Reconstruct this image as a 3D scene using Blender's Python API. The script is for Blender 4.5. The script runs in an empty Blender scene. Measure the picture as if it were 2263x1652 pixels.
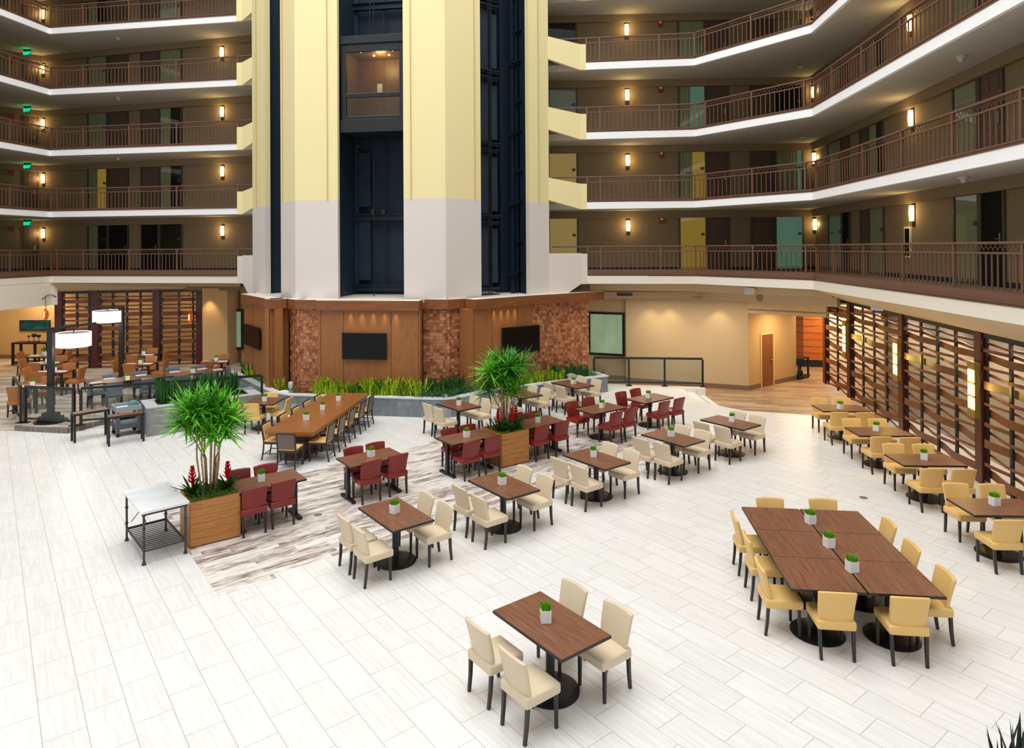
import bpy, bmesh, math, random
from mathutils import Vector, Matrix
R_ = random.Random(7)
S = bpy.context.scene
COL = S.collection
PI = math.pi

# ------------------------------------------------------------------ camera
CF, CH, CP, CR, CX, CY = 1484.88, 4.986, -0.006941, 0.006234, 1110.96, 538.2
def _rot():
    cp, sp, cr, sr = math.cos(CP), math.sin(CP), math.cos(CR), math.sin(CR)
    f = Vector((0, cp, -sp)); d = Vector((0, -sp, -cp)); r = Vector((1, 0, 0))
    return cr*r + sr*d, -sr*r + cr*d, f
CAMR, CAMD, CAMF = _rot()
cam_d = bpy.data.cameras.new('camera'); cam = bpy.data.objects.new('camera', cam_d); COL.objects.link(cam)
cam_d.sensor_fit = 'HORIZONTAL'; cam_d.sensor_width = 36
cam_d.lens = 36*CF/2263
cam_d.shift_x = (1131.5-CX)/2263; cam_d.shift_y = (CY-826)/2263
cam_d.clip_end = 200
m = Matrix.Identity(4)
for i in range(3):
    m[i][0] = CAMR[i]; m[i][1] = -CAMD[i]; m[i][2] = -CAMF[i]
m[2][3] = CH
cam.matrix_world = m
S.camera = cam
# where a sight line of the survey photo meets a level or an upright plane
def ray(u, v):
    return CAMR*((u-CX)/CF) + CAMD*((v-CY)/CF) + CAMF
def F(u, v, z=0.0):
    d = ray(u, v); t = (z-CH)/d.z
    return Vector((d.x*t, d.y*t))
def onwall(u, v, A, B):
    d = ray(u, v); n = Vector((-(B[1]-A[1]), B[0]-A[0]))
    t = (n.x*A[0]+n.y*A[1])/(n.x*d.x+n.y*d.y)
    return Vector((d.x*t, d.y*t, CH+d.z*t))

# ------------------------------------------------------------------ mesh helper
def V2(p): return Vector((p[0], p[1]))
class MB:
    def __init__(s): s.v = []; s.f = []; s.m = []; s.cur = 0
    def quad(s, *p):
        i = len(s.v); s.v += [tuple(q) for q in p]; s.f.append(tuple(range(i, i+len(p)))); s.m.append(s.cur)
    def hexa(s, p):
        i = len(s.v); s.v += [tuple(q) for q in p]
        for f in ((0,3,2,1),(4,5,6,7),(0,1,5,4),(1,2,6,5),(2,3,7,6),(3,0,4,7)):
            s.f.append(tuple(i+k for k in f)); s.m.append(s.cur)
    def box(s, x0, x1, y0, y1, z0, z1):
        s.hexa([(x0,y0,z0),(x1,y0,z0),(x1,y1,z0),(x0,y1,z0),(x0,y0,z1),(x1,y0,z1),(x1,y1,z1),(x0,y1,z1)])
    def obox(s, c, sx, sy, z0, z1, ang=0):
        ca, sa = math.cos(ang), math.sin(ang); P = []
        for z in (z0, z1):
            for x, y in ((-1,-1),(1,-1),(1,1),(-1,1)):
                X, Y = x*sx/2, y*sy/2
                P.append((c[0]+X*ca-Y*sa, c[1]+X*sa+Y*ca, z))
        s.hexa(P)
    def bar(s, a, b, w, h):      # square bar between two 3d points
        a, b = Vector(a), Vector(b); d = (b-a).normalized()
        up = Vector((0,0,1)) if abs(d.z) < .9 else Vector((0,1,0))
        r = d.cross(up).normalized(); u = r.cross(d)
        P = []
        for q in (a, b):
            for x, y in ((-1,-1),(1,-1),(1,1),(-1,1)): P.append(q+r*x*w/2+u*y*h/2)
        s.hexa(P)
    def prism(s, poly, z0, z1):
        n = len(poly); i = len(s.v)
        s.v += [(p[0],p[1],z0) for p in poly]+[(p[0],p[1],z1) for p in poly]
        s.f.append(tuple(i+k for k in reversed(range(n)))); s.f.append(tuple(i+n+k for k in range(n))); s.m += [s.cur]*2
        for k in range(n):
            j = (k+1) % n
            s.f.append((i+k, i+j, i+n+j, i+n+k)); s.m.append(s.cur)
    def tube(s, pts, r, n=6, cap=True):
        pts = [Vector(p) for p in pts]; rings = []
        rr = r if isinstance(r, (list, tuple)) else [r]*len(pts)
        for k, p in enumerate(pts):
            d = (pts[min(k+1, len(pts)-1)]-pts[max(k-1, 0)]).normalized()
            up = Vector((0,0,1)) if abs(d.z) < .9 else Vector((0,1,0))
            a = d.cross(up).normalized(); b = a.cross(d)
            i = len(s.v)
            for q in range(n):
                t = 2*PI*q/n+PI/4
                s.v.append(tuple(p+a*math.cos(t)*rr[k]+b*math.sin(t)*rr[k]))
            rings.append(i)
        for k in range(len(rings)-1):
            for q in range(n):
                s.f.append((rings[k]+q, rings[k]+(q+1)%n, rings[k+1]+(q+1)%n, rings[k+1]+q)); s.m.append(s.cur)
        if cap:
            s.f.append(tuple(rings[0]+q for q in reversed(range(n)))); s.f.append(tuple(rings[-1]+q for q in range(n))); s.m += [s.cur]*2
    def lathe(s, prof, n=20, c=(0,0,0)):
        rings = []
        for r, z in prof:
            i = len(s.v)
            for q in range(n):
                t = 2*PI*q/n; s.v.append((c[0]+r*math.cos(t), c[1]+r*math.sin(t), c[2]+z))
            rings.append(i)
        for k in range(len(rings)-1):
            for q in range(n):
                s.f.append((rings[k]+q, rings[k]+(q+1)%n, rings[k+1]+(q+1)%n, rings[k+1]+q)); s.m.append(s.cur)
        s.f.append(tuple(rings[0]+q for q in reversed(range(n)))); s.f.append(tuple(rings[-1]+q for q in range(n))); s.m += [s.cur]*2
    def blade(s, base, yaw, length, width, lean, droop, n=4, fold=.25):
        # tapering leaf: lean is the start angle from upright, droop the added bend
        p = Vector(base); dh = Vector((math.cos(yaw), math.sin(yaw), 0)); side = Vector((-math.sin(yaw), math.cos(yaw), 0))
        prev = None
        for k in range(n+1):
            t = k/n; a = lean+droop*t
            w = width*(0.55+0.9*t*(1-t)*1.6)*(1 if t < .98 else 0)
            if t > .7: w = width*(1-t)/.3*.85
            d = dh*math.sin(a)+Vector((0,0,1))*math.cos(a)
            nrm = d.cross(side)
            i = len(s.v)
            s.v += [tuple(p-side*w/2+nrm*w*fold*-1), tuple(p), tuple(p+side*w/2+nrm*w*fold*-1)]
            if prev is not None:
                s.f.append((prev, prev+1, i+1, i)); s.f.append((prev+1, prev+2, i+2, i+1)); s.m += [s.cur]*2
            prev = i; p = p+d*length/n
    def mesh(s, name, fix=True):
        me = bpy.data.meshes.new(name); me.from_pydata(s.v, [], s.f); 
        for k, p in enumerate(me.polygons): p.material_index = s.m[k]
        if fix:
            b = bmesh.new(); b.from_mesh(me); bmesh.ops.recalc_face_normals(b, faces=b.faces); b.to_mesh(me); b.free()
        return me
    def build(s, name, mat, parent=None, loc=None, rz=0, smooth=False, bevel=0, seg=2, fix=True):
        me = s.mesh(name, fix)
        for k in (mat if isinstance(mat, (list, tuple)) else [mat]): me.materials.append(k)
        if smooth:
            me.polygons.foreach_set('use_smooth', [True]*len(me.polygons))
        o = bpy.data.objects.new(name, me); COL.objects.link(o)
        if parent: o.parent = parent
        if loc is not None: o.location = loc if len(loc) == 3 else (loc[0], loc[1], 0)
        o.rotation_euler.z = rz
        if bevel:
            b = o.modifiers.new('bevel', 'BEVEL'); b.width = bevel; b.segments = seg; b.limit_method = 'ANGLE'; b.angle_limit = .7
        return o
def tag(o, label, cat, group=None, kind=None):
    if label: o['label'] = label
    if cat: o['category'] = cat
    if group: o['group'] = group
    if kind: o['kind'] = kind
    return o
def thing(name, label, cat, loc=(0,0,0), rz=0, group=None):
    o = bpy.data.objects.new(name, None); COL.objects.link(o)
    o.location = loc if len(loc) == 3 else (loc[0], loc[1], 0); o.rotation_euler.z = rz
    o.empty_display_size = .1
    return tag(o, label, cat, group)
def struct(o, label, cat): return tag(o, label, cat, None, 'structure')

def dup(o, parent=None):
    c = o.copy(); COL.objects.link(c); c.parent = parent
    for ch in list(o.children): dup(ch, c)
    return c
def clone(o, loc, rz, label=None, group=None):
    c = dup(o); c.location = loc if len(loc) == 3 else (loc[0], loc[1], 0); c.rotation_euler.z = rz
    if label: c['label'] = label
    if group: c['group'] = group
    return c
def ang(A, B): return math.atan2(B[1]-A[1], B[0]-A[0])
def part_copy(o, parent, loc, rz=None):
    c = o.copy(); COL.objects.link(c); c.parent = parent; c.location = loc
    if rz is not None: c.rotation_euler.z = rz
    return c

# ------------------------------------------------------------------ materials
def lin(c):
    return tuple(((x/255)/12.92 if x <= 10 else (((x/255)+.055)/1.055)**2.4) for x in c)+(1,)
class NT:
    def __init__(s, name):
        s.mat = bpy.data.materials.new(name); s.mat.use_nodes = True
        s.t = s.mat.node_tree; s.t.nodes.clear()
        s.out = s.t.nodes.new('ShaderNodeOutputMaterial')
    def n(s, typ, **kw):
        o = s.t.nodes.new(typ)
        for k, v in kw.items(): setattr(o, k, v)
        return o
    def l(s, a, b): s.t.links.new(a, b)
    def put(s, sock, x):
        if hasattr(x, 'is_linked') or hasattr(x, 'links'): s.l(x, sock)
        else: sock.default_value = x
    def math(s, op, a, b=0.0, c=0.0):
        o = s.n('ShaderNodeMath', operation=op)
        for i, x in enumerate((a, b, c)):
            if i < len(o.inputs): s.put(o.inputs[i], x)
        return o.outputs[0]
    def coord(s, kind='Object'): return s.n('ShaderNodeTexCoord').outputs[kind]
    def mapping(s, vec, scale=(1,1,1), rot=(0,0,0), loc=(0,0,0)):
        o = s.n('ShaderNodeMapping'); s.l(vec, o.inputs[0])
        o.inputs['Scale'].default_value = scale; o.inputs['Rotation'].default_value = rot; o.inputs['Location'].default_value = loc
        return o.outputs[0]
    def noise(s, vec, scale=5, detail=3, rough=.5, dim='3D'):
        o = s.n('ShaderNodeTexNoise', noise_dimensions=dim); s.l(vec, o.inputs['Vector'])
        o.inputs['Scale'].default_value = scale; o.inputs['Detail'].default_value = detail; o.inputs['Roughness'].default_value = rough
        return o.outputs['Fac']
    def white(s, vec):
        o = s.n('ShaderNodeTexWhiteNoise', noise_dimensions='3D'); s.l(vec, o.inputs['Vector']); return o.outputs['Value']
    def ramp(s, fac, stops):
        o = s.n('ShaderNodeValToRGB'); s.put(o.inputs[0], fac); e = o.color_ramp.elements
        while len(e) < len(stops): e.new(.5)
        for k, (p, c) in enumerate(stops): e[k].position = p; e[k].color = lin(c)
        return o.outputs[0]
    def mix(s, fac, a, b, blend='MIX'):
        o = s.n('ShaderNodeMix', data_type='RGBA', blend_type=blend)
        s.put(o.inputs[0], fac); s.put(o.inputs[6], a); s.put(o.inputs[7], b)
        return o.outputs[2]
    def bump(s, h, strength=.3, dist=.01):
        o = s.n('ShaderNodeBump'); o.inputs['Strength'].default_value = strength; o.inputs['Distance'].default_value = dist
        s.l(h, o.inputs['Height']); return o.outputs[0]
    def bsdf(s, color, rough=.5, spec=.5, metal=0, normal=None, emit=None, estr=0, alpha=None, sheen=0):
        b = s.n('ShaderNodeBsdfPrincipled')
        s.put(b.inputs['Base Color'], color); s.put(b.inputs['Roughness'], rough)
        b.inputs['Specular IOR Level'].default_value = spec; b.inputs['Metallic'].default_value = metal
        if normal is not None: s.l(normal, b.inputs['Normal'])
        if emit is not None:
            s.put(b.inputs['Emission Color'], emit); b.inputs['Emission Strength'].default_value = estr
        s.l(b.outputs[0], s.out.inputs[0]); return b
    def xyz(s, vec):
        o = s.n('ShaderNodeSeparateXYZ'); s.l(vec, o.inputs[0]); return o.outputs
    def comb(s, x, y, z=0.0):
        o = s.n('ShaderNodeCombineXYZ')
        for i, q in enumerate((x, y, z)): s.put(o.inputs[i], q)
        return o.outputs[0]
MATS = {}
def plain(name, c, rough=.5, spec=.5, metal=0, noise=0, nscale=30, bump=0, emit=None, estr=0):
    if name in MATS: return MATS[name]
    t = NT(name); col = lin(c); nrm = None
    if noise or bump:
        f = t.noise(t.coord(), nscale, 3)
        if noise:
            a = tuple(max(0, x*(1-noise)) for x in c); b = tuple(min(255, x*(1+noise)) for x in c)
            col = t.ramp(f, [(.3, a), (.7, b)])
        if bump: nrm = t.bump(f, bump, .01)
    t.bsdf(col, rough, spec, metal, nrm, lin(emit) if emit else None, estr)
    MATS[name] = t.mat; return t.mat
def wood(name, c1, c2, axis='x', scale=1.0, rough=.35, c3=None, stretch=14, spec=.5):
    t = NT(name); v = t.coord()
    sc = {'x': (1, stretch, stretch), 'y': (stretch, 1, stretch), 'z': (stretch, stretch, 1)}[axis]
    oi = t.n('ShaderNodeObjectInfo').outputs['Random']
    off = t.comb(t.math('MULTIPLY', oi, 13.0), t.math('MULTIPLY', oi, 7.0), t.math('MULTIPLY', oi, 29.0))
    va = t.n('ShaderNodeVectorMath', operation='ADD'); t.l(v, va.inputs[0]); t.l(off, va.inputs[1])
    mp = t.mapping(va.outputs[0], tuple(x*scale for x in sc))
    f1 = t.noise(mp, 2.2, 4, .6); f2 = t.noise(t.mapping(mp, (1, 1, 1), (0, 0, 0), (5, 3, 1)), 7, 3, .6)
    f = t.math('ADD', t.math('MULTIPLY', f1, .65), t.math('MULTIPLY', f2, .35))
    st = [(.32, c1), (.68, c2)] if c3 is None else [(.3, c1), (.5, c2), (.7, c3)]
    t.bsdf(t.ramp(f, st), rough, spec, 0, t.bump(f2, .06, .004))
    return t.mat
def planks(name, origin, a, L, W, shift, stops, grout, gw, streak=(1.2, 22), rough=.4, vary=.25, seed=0.0, spec=.5, rand=False):
    """rows of tiles or planks laid along angle a from origin on a level floor (object = world coordinates)"""
    t = NT(name); v = t.xyz(t.coord()); ca, sa = math.cos(a), math.sin(a)
    x = t.math('SUBTRACT', v[0], origin[0]); y = t.math('SUBTRACT', v[1], origin[1])
    u = t.math('ADD', t.math('MULTIPLY', x, ca), t.math('MULTIPLY', y, sa))
    w = t.math('SUBTRACT', t.math('MULTIPLY', y, ca), t.math('MULTIPLY', x, sa))
    wr = t.math('DIVIDE', w, W); row = t.math('FLOOR', wr); fw = t.math('SUBTRACT', wr, row)
    if rand: sh = t.math('MULTIPLY', t.white(t.comb(row, seed+3.7, 0.0)), 1.0)
    else: sh = t.math('MULTIPLY', row, shift)
    ur = t.math('ADD', t.math('DIVIDE', u, L), sh); cell = t.math('FLOOR', ur); fu = t.math('SUBTRACT', ur, cell)
    du = t.math('MULTIPLY', t.math('MINIMUM', fu, t.math('SUBTRACT', 1.0, fu)), L)
    dw = t.math('MULTIPLY', t.math('MINIMUM', fw, t.math('SUBTRACT', 1.0, fw)), W)
    g = t.math('LESS_THAN', t.math('MINIMUM', du, dw), gw/2)
    rnd = t.white(t.comb(cell, row, seed))
    n1 = t.noise(t.comb(t.math('MULTIPLY', u, streak[0]), t.math('ADD', t.math('MULTIPLY', w, streak[1]), t.math('MULTIPLY', rnd, 50.0)), rnd), 1.0, 4, .6)
    f = t.math('ADD', t.math('MULTIPLY', n1, 1-vary), t.math('MULTIPLY', rnd, vary))
    col = t.mix(g, t.ramp(f, stops), lin(grout))
    t.bsdf(col, rough, spec, 0, t.bump(t.math('SUBTRACT', 1.0, g), .15, .003))
    return t.mat
def glass(name, tint=(255,255,255), refl=.12, rough=.02):
    t = NT(name); tr = t.n('ShaderNodeBsdfTransparent'); tr.inputs[0].default_value = lin(tint)
    gl = t.n('ShaderNodeBsdfGlossy'); gl.inputs['Roughness'].default_value = rough
    lw = t.n('ShaderNodeLayerWeight'); lw.inputs[0].default_value = .5
    k = t.math('ADD', t.math('MULTIPLY', t.math('POWER', lw.outputs['Facing'], 5.0), .6), refl)
    mx = t.n('ShaderNodeMixShader'); t.l(t.math('MINIMUM', k, 1.0), mx.inputs[0]); t.l(tr.outputs[0], mx.inputs[1]); t.l(gl.outputs[0], mx.inputs[2])
    t.l(mx.outputs[0], t.out.inputs[0]); return t.mat
def glow(name, c, strength):
    t = NT(name); e = t.n('ShaderNodeEmission'); e.inputs[0].default_value = lin(c); e.inputs[1].default_value = strength
    t.l(e.outputs[0], t.out.inputs[0]); return t.mat

TILE_A = math.radians(-52.4)
M = {}
# white porcelain tile, 0.795 x 0.389, each row a third of a tile on
M['tile'] = planks('white_tile', (-6.009, 9.183), TILE_A, .795, .389, 1/3, [(.3,(220,217,212)),(.5,(229,227,223)),(.7,(238,236,233))], (162,158,152), .0055, (1.6, 26), .36, .1)
INL_A = math.radians(37.6)
M['inlay'] = planks('plank_tile', (-4.139, 9.731), INL_A, 1.2, .15, 0, [(.30,(98,88,90)),(.40,(158,144,136)),(.50,(212,202,192)),(.64,(240,234,228))], (196,186,176), .004, (3.2, 20), .4, .18, 5.0, rand=True)
M['walkwood'] = planks('grey_wood_plank', (8.0, 20.0), math.radians(-12), 1.5, .2, 0, [(.3,(128,106,86)),(.5,(158,134,110)),(.7,(184,160,134))], (120,98,80), .004, (1.2, 14), .35, .35, 9.0, rand=True)
M['dinewood'] = planks('striped_plank', (-14.0, 19.0), math.radians(2), 1.3, .16, 0, [(.28,(92,82,76)),(.4,(164,150,136)),(.54,(208,194,178)),(.72,(226,214,198))], (150,136,124), .004, (1.6, 16), .4, .25, 3.0, rand=True)
M['walnut'] = wood('walnut_laminate', (94,58,40), (146,98,70), 'x', 1.0, .4, None, 16, .4)
M['comm'] = wood('oiled_walnut', (100,58,26), (158,100,54), 'x', .8, .3, (130,78,38), 12)
M['panel'] = wood('sapele_panel', (104,60,30), (166,110,64), 'z', 1.0, .45, (138,86,48), 22, .35)
M['fascia'] = wood('sapele_fascia', (112,64,36), (156,98,58), 'x', .7, .4, None, 16, .35)
M['darkwood'] = wood('mahogany_post', (66,22,14), (96,38,26), 'z', 1.0, .35, None, 14)
M['slat'] = wood('walnut_slat', (66,36,22), (136,84,48), 'x', 1.2, .45, (98,58,34), 14)
M['boxwood'] = wood('teak_cladding', (146,86,34), (190,128,66), 'x', .9, .45, (168,106,50), 10)
M['doorwood'] = wood('door_veneer', (120,68,38), (150,92,56), 'z', 1.0, .4)
M['plankwall'] = wood('orange_plank', (176,88,28), (214,126,52), 'x', .6, .4)
M['black'] = plain('black_metal', (26,26,27), .42)
M['leg'] = plain('espresso_leg', (44,37,33), .4)
M['basemetal'] = plain('black_base', (22,22,25), .38)
M['cream'] = plain('cream_vinyl', (218,200,170), .42, .4, noise=.015, nscale=60)
M['yellow'] = plain('yellow_vinyl', (228,187,114), .4, .4, noise=.015, nscale=60)
M['red'] = plain('red_vinyl', (130,35,31), .27, .5, noise=.02, nscale=60)
M['orange'] = plain('orange_vinyl', (168,106,56), .45, .4, noise=.03, nscale=40)
M['grey'] = plain('grey_vinyl', (96,102,112), .5, .4, noise=.05, nscale=40)
M['sand'] = plain('sand_fabric', (232,188,118), .6, .3)
M['stoolback'] = plain('stool_back_panel', (150,140,132), .5)
M['white'] = plain('white_ceramic', (244,244,242), .3)
M['grass'] = plain('grass_blade', (104,170,30), .6, .2, noise=.3, nscale=40)
M['towery'] = None
M['soffit'] = plain('soffit_plaster', (196,188,174), .9, .1, noise=.02, nscale=8, bump=.15)
M['bandwhite'] = plain('white_band_paint', (250,250,250), .6, .3)
M['cream_band'] = plain('cream_band_paint', (238,230,214), .7, .2)
M['hallwall'] = plain('hall_wallpaper', (140,120,92), .8, .15, noise=.03, nscale=6)
M['hallbeam'] = plain('hall_beam_paint', (140,120,92), .85, .1)
M['tan'] = plain('tan_wallpaper', (205,172,124), .8, .15, noise=.02, nscale=90)
M['tan2'] = plain('greige_paint', (205,182,146), .85, .1)
M['tan3'] = plain('greige_paint_light', (212,190,156), .85, .1)
M['railbrown'] = plain('rail_brown', (110,78,60), .4, .5)
M['navy'] = plain('shaft_navy', (40,58,74), .55, .4, noise=.06, nscale=3)
M['navy2'] = plain('shaft_navy_steel', (28,44,58), .5, .5)
M['carframe'] = plain('car_frame', (24,28,32), .45)
M['door'] = plain('brown_door', (96,74,60), .55, .3)
M['frame'] = plain('window_frame_grey', (74,68,60), .5)
M['curtain'] = plain('green_curtain', (172,166,136), .8, .2)
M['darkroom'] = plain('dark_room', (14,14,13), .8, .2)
M['teal'] = glow('lit_teal_blind', (112,152,132), .42)
M['warmlit'] = glow('lit_yellow_room', (186,146,60), .5)
M['glass'] = glass('clear_glass', (245,250,248), .03)
M['glassd'] = glass('window_glass', (242,247,242), .04)
M['screen'] = plain('tv_screen', (4,4,5), .22, .25)
M['tvbody'] = plain('tv_bezel', (10,10,11), .3)
M['sconce'] = glow('sconce_glow', (255,214,130), 5.5)
M['brass'] = plain('bronze_bracket', (70,48,30), .4, .5, .6)
M['greenled'] = glow('exit_green', (20,235,150), 2.2)
M['redbox'] = plain('alarm_red', (150,20,16), .5)
M['stone'] = plain('slate_tile', (128,134,138), .5, .4, noise=.12, nscale=2.5)
M['stone2'] = plain('grey_stone', (140,140,140), .6, .3, noise=.08, nscale=5)
M['coping'] = plain('pale_coping', (214,216,222), .5, .3)
M['soil'] = plain('moss_soil', (74,84,22), .95, .1, noise=.4, nscale=30, bump=.6)
M['leafy'] = plain('yellow_green_leaf', (150,176,30), .5, .3, noise=.25, nscale=14)
M['leafd'] = plain('dark_green_leaf', (34,84,30), .45, .4, noise=.3, nscale=14)
M['palm'] = plain('palm_leaf', (96,176,30), .42, .4, noise=.3, nscale=6)
M['palm2'] = plain('palm_leaf_deep', (62,132,34), .42, .4, noise=.3, nscale=6)
M['stem'] = plain('palm_stem', (168,142,108), .8, .1, noise=.15, nscale=20)
M['redflower'] = plain('red_bract', (206,30,24), .45, .3, noise=.15, nscale=20)
M['rock'] = plain('pale_rock', (176,174,168), .8, .1, noise=.15, nscale=6, bump=.5)
M['marble'] = plain('white_marble', (236,238,240), .25, .5, noise=.03, nscale=4)
M['iron'] = plain('wrought_iron', (58,58,60), .5, .5)
M['plastic'] = plain('grey_plastic', (86,88,92), .5)
M['paleplastic'] = plain('pale_plastic', (150,160,164), .4)
M['tealbox'] = plain('teal_box', (90,150,140), .5)
M['shade'] = None
M['amber'] = None
M['paper'] = plain('white_napkin', (242,240,240), .8, .1)
M['speaker'] = plain('white_speaker', (236,234,230), .45)
M['bluish'] = plain('speaker_grille', (200,212,220), .6)
WORLD, SKY_W, EXPO = 0.57, 7000, 0.11
# ================================================================== SETTING
def wseg(name, P, Q, z0, z1, th, mat, label=None, cat='wall', y0=0.0, kind='structure', extra=None):
    """upright slab from P to Q, face towards the atrium at local y = y0, thickness going away"""
    L = (V2(Q)-V2(P)).length; b = MB(); b.box(0, L, y0, y0+th, z0, z1)
    o = b.build(name, mat, None, (P[0], P[1], 0), ang(P, Q))
    return tag(o, label, cat, None, kind)
def lerp(A, B, t): return V2(A)+(V2(B)-V2(A))*t
def at_px(u, A, B, v=450):   # point of line A-B seen at picture column u
    p = onwall(u, v, A, B); return V2(p)

# levels of the balconies: soffit height and floor height
ZB = [3.715, 6.367, 8.845, 11.32, 13.80, 16.28]
FL = [4.12, 6.60, 9.08, 11.56, 14.04, 16.52]
ORD = ['lowest', 'second', 'third', 'fourth', 'fifth', 'sixth']
EL = [(-19.75, 18.0), (-18.36, 27.25), (-10.1, 25.87)]
ER = [(2.84, 23.9), (6.73, 23.4), (9.23, 19.9), (7.97, 7.4), (7.9, 6.8)]
WL = [(-27.0, 25.2), (-20.8, 30.4), (-8.2, 27.1)]
WR = [(0.8, 25.62), (11.75, 25.2), (10.1, 13.0), (9.35, 7.2)]

# ---- tower
TFL, TFR = V2((-6.73, 21.8))*.997, V2((-1.78, 21.06))*.997
dl, dr = Vector((-.595, .804)), Vector((.804, .595))
TL2, TR2 = TFL+dl*6, TFR+dr*6
def towerpaint():
    t = NT('tower_two_tone_paint'); z = t.xyz(t.coord())[2]
    k = t.math('GREATER_THAN', z, 6.57)
    f = t.noise(t.coord(), 60, 2)
    col = t.mix(k, lin((224, 216, 209)), lin((243, 228, 172)))
    t.bsdf(col, .8, .15, 0, t.bump(f, .12, .004)); return t.mat
M['tower'] = towerpaint()
l558, l585, l621 = at_px(557.8, TFL, TL2), at_px(585.4, TFL, TL2), at_px(620.4, TFL, TL2)
f745, f892 = at_px(746.5, TFL, TFR), at_px(892, TFL, TFR)
r1062, r1169, r1213 = at_px(1063, TFR, TR2), at_px(1170, TFR, TR2), at_px(1213.5, TFR, TR2)
ZT = 18.0
def tcol(pts, label, back):
    """one column of the tower: front polyline + thickness vectors at both ends"""
    b = MB(); poly = [tuple(p) for p in pts]+[tuple(V2(p)+V2(q)) for p, q in zip(reversed(pts), reversed(back))]
    b.prism(poly, 3.3, ZT); struct(b.build('wall_tower', M['tower']), label, 'wall')
nf = Vector((.148, .989)); nl = Vector((.804, .595)); nr = Vector((-.595, .804))
tcol([l558, l585], 'narrow two-tone tower pier at the far left of the lift shafts', [nl*.2, nl*.2])
tcol([l621, TFL, f745], 'two-tone tower pier between left and middle lift shafts', [nl*.16, (nl+nf)*.12, nf*.16])
tcol([f892, TFR, r1062], 'two-tone tower pier between middle and right lift shafts', [nf*.16, (nr+nf)*.12, nr*.16])
tcol([r1169, r1213], 'narrow two-tone tower pier right of the lift shafts', [nr*.2, nr*.2])
# shafts: dark boxes behind the openings
def shaft(A, B, n, dep, label):
    b = MB(); A2, B2 = A+n*dep, B+n*dep; A, B = A+n*.15, B+n*.15
    e = (B-A).normalized(); A2 = A2-e*.3; B2 = B2+e*.6; A = A-e*.3; B = B+e*.6
    for P, Q in ((A, A2), (A2, B2), (B2, B)):
        b.quad((P[0],P[1],2.6), (Q[0],Q[1],2.6), (Q[0],Q[1],ZT), (P[0],P[1],ZT))
    b.quad(*[(p[0],p[1],2.7) for p in (A, B, B2, A2)])
    return struct(b.build('wall_shaft', M['navy']), label, 'lift shaft')
shaft(l585, l621, nl, 2.6, 'navy lift shaft walls left of the tower pier')
shaft(f745, f892, nf, 2.6, 'navy lift shaft walls behind the glass lift car')
shaft(r1062, r1169, nr, 2.6, 'navy lift shaft walls on the right with steel rails')
# steelwork in the shafts
def steel(A, B, n, label, rails, beams, panels, cables, dep=1.9):
    e = (B-A).normalized(); W = (B-A).length; dv = (A+B).normalized()
    K = -(n[0]*dv[1]-n[1]*dv[0])/(e[0]*dv[1]-e[1]*dv[0])/W     # keeps deep members inside the opening
    rails = [(x+y*K, y, w, d) for x, y, w, d in rails]; beams = [(a+y*K, c+y*K, y, z, h) for a, c, y, z, h in beams]
    panels = [(a+y*K, c+y*K, y, z, h) for a, c, y, z, h in panels]; cables = [(x+y*K, y, z, h) for x, y, z, h in cables]
    t = thing('shaft_steelwork', label, 'steelwork', (A[0], A[1], 0), ang(A, B))
    for x, y, w, d in rails:
        b = MB(); b.box(x*W-w/2, x*W+w/2, y, y+d, 2.8, ZT-.2); b.build('guide_rail', M['navy2'], t)
    for x0, x1, y, z, h in beams:
        b = MB(); b.box(x0*W, x1*W, y, y+.16, z, z+h); b.box(x0*W, x1*W, y-.1, y, z+h-.03, z+h); b.build('cross_beam', M['navy2'], t)
    for x0, x1, y, z0, z1 in panels:
        b = MB(); b.box(x0*W, x1*W, y, y+.04, z0, z1); b.build('steel_panel', M['navy'], t)
    for x, y, z0, z1 in cables:
        b = MB(); b.tube([(x*W, y, z0), (x*W+.02, y, (z0+z1)/2), (x*W, y, z1)], .014, 6); b.build('cable', M['black'], t)
    return t
lv = [3.1+2.48*k for k in range(6)]
s1 = steel(f745, f892, nf, 'dark steel rails and beams in the middle lift shaft', [(.06,1.95,.1,.3),(.15,2.0,.06,.2),(.74,2.3,.035,.04)],
      [(.22,1.05,2.2,z+.42,.22) for z in lv[:2]+lv[4:5]], [(.3,.5,2.3,3.9,6.1),(.3,.5,2.3,6.5,8.4),(.1,.17,2.2,12.0,13.5)],
      [(.55,1.2,2.75,8.5),(.5,1.0,12.2,15.5),(.56,1.0,12.2,15.5)])
s2 = steel(r1062, r1169, nr, 'dark steel rails and cables in the right lift shaft', [(.48,1.5,.4,.3),(.66,.9,.06,.15),(.76,.95,.05,.2),(.95,.6,.1,.3)],
      [(-.05,.36,.8,z+.45,.1) for z in lv]+[(-.05,.33,.85,z+.22,.1) for z in lv]+[(.62,.72,.85,z+.9,.1) for z in lv]+[(.74,.86,.85,z+1.0,.1) for z in lv]+[(.76,.84,.82,z+2.1,.07) for z in lv],
      [(-.05,.13,.95,z+.62,z+2.62) for z in lv]+[(.19,.32,.98,z+.7,z+2.58) for z in lv], [(.13,.7,3.3,ZT),(.165,.7,3.3,ZT),(.2,.7,3.3,ZT)])
s3 = steel(l585, l621, nl, 'dark steel guide rails in the narrow left lift shaft', [(.7,.8,.12,.2),(.2,.9,.5,.1)], [(.72,1.1,.8,z+.5,.25) for z in lv]+[(.72,1.1,.8,z+1.7,.2) for z in lv], [], [(.35,.72,5.5,14)])
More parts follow.
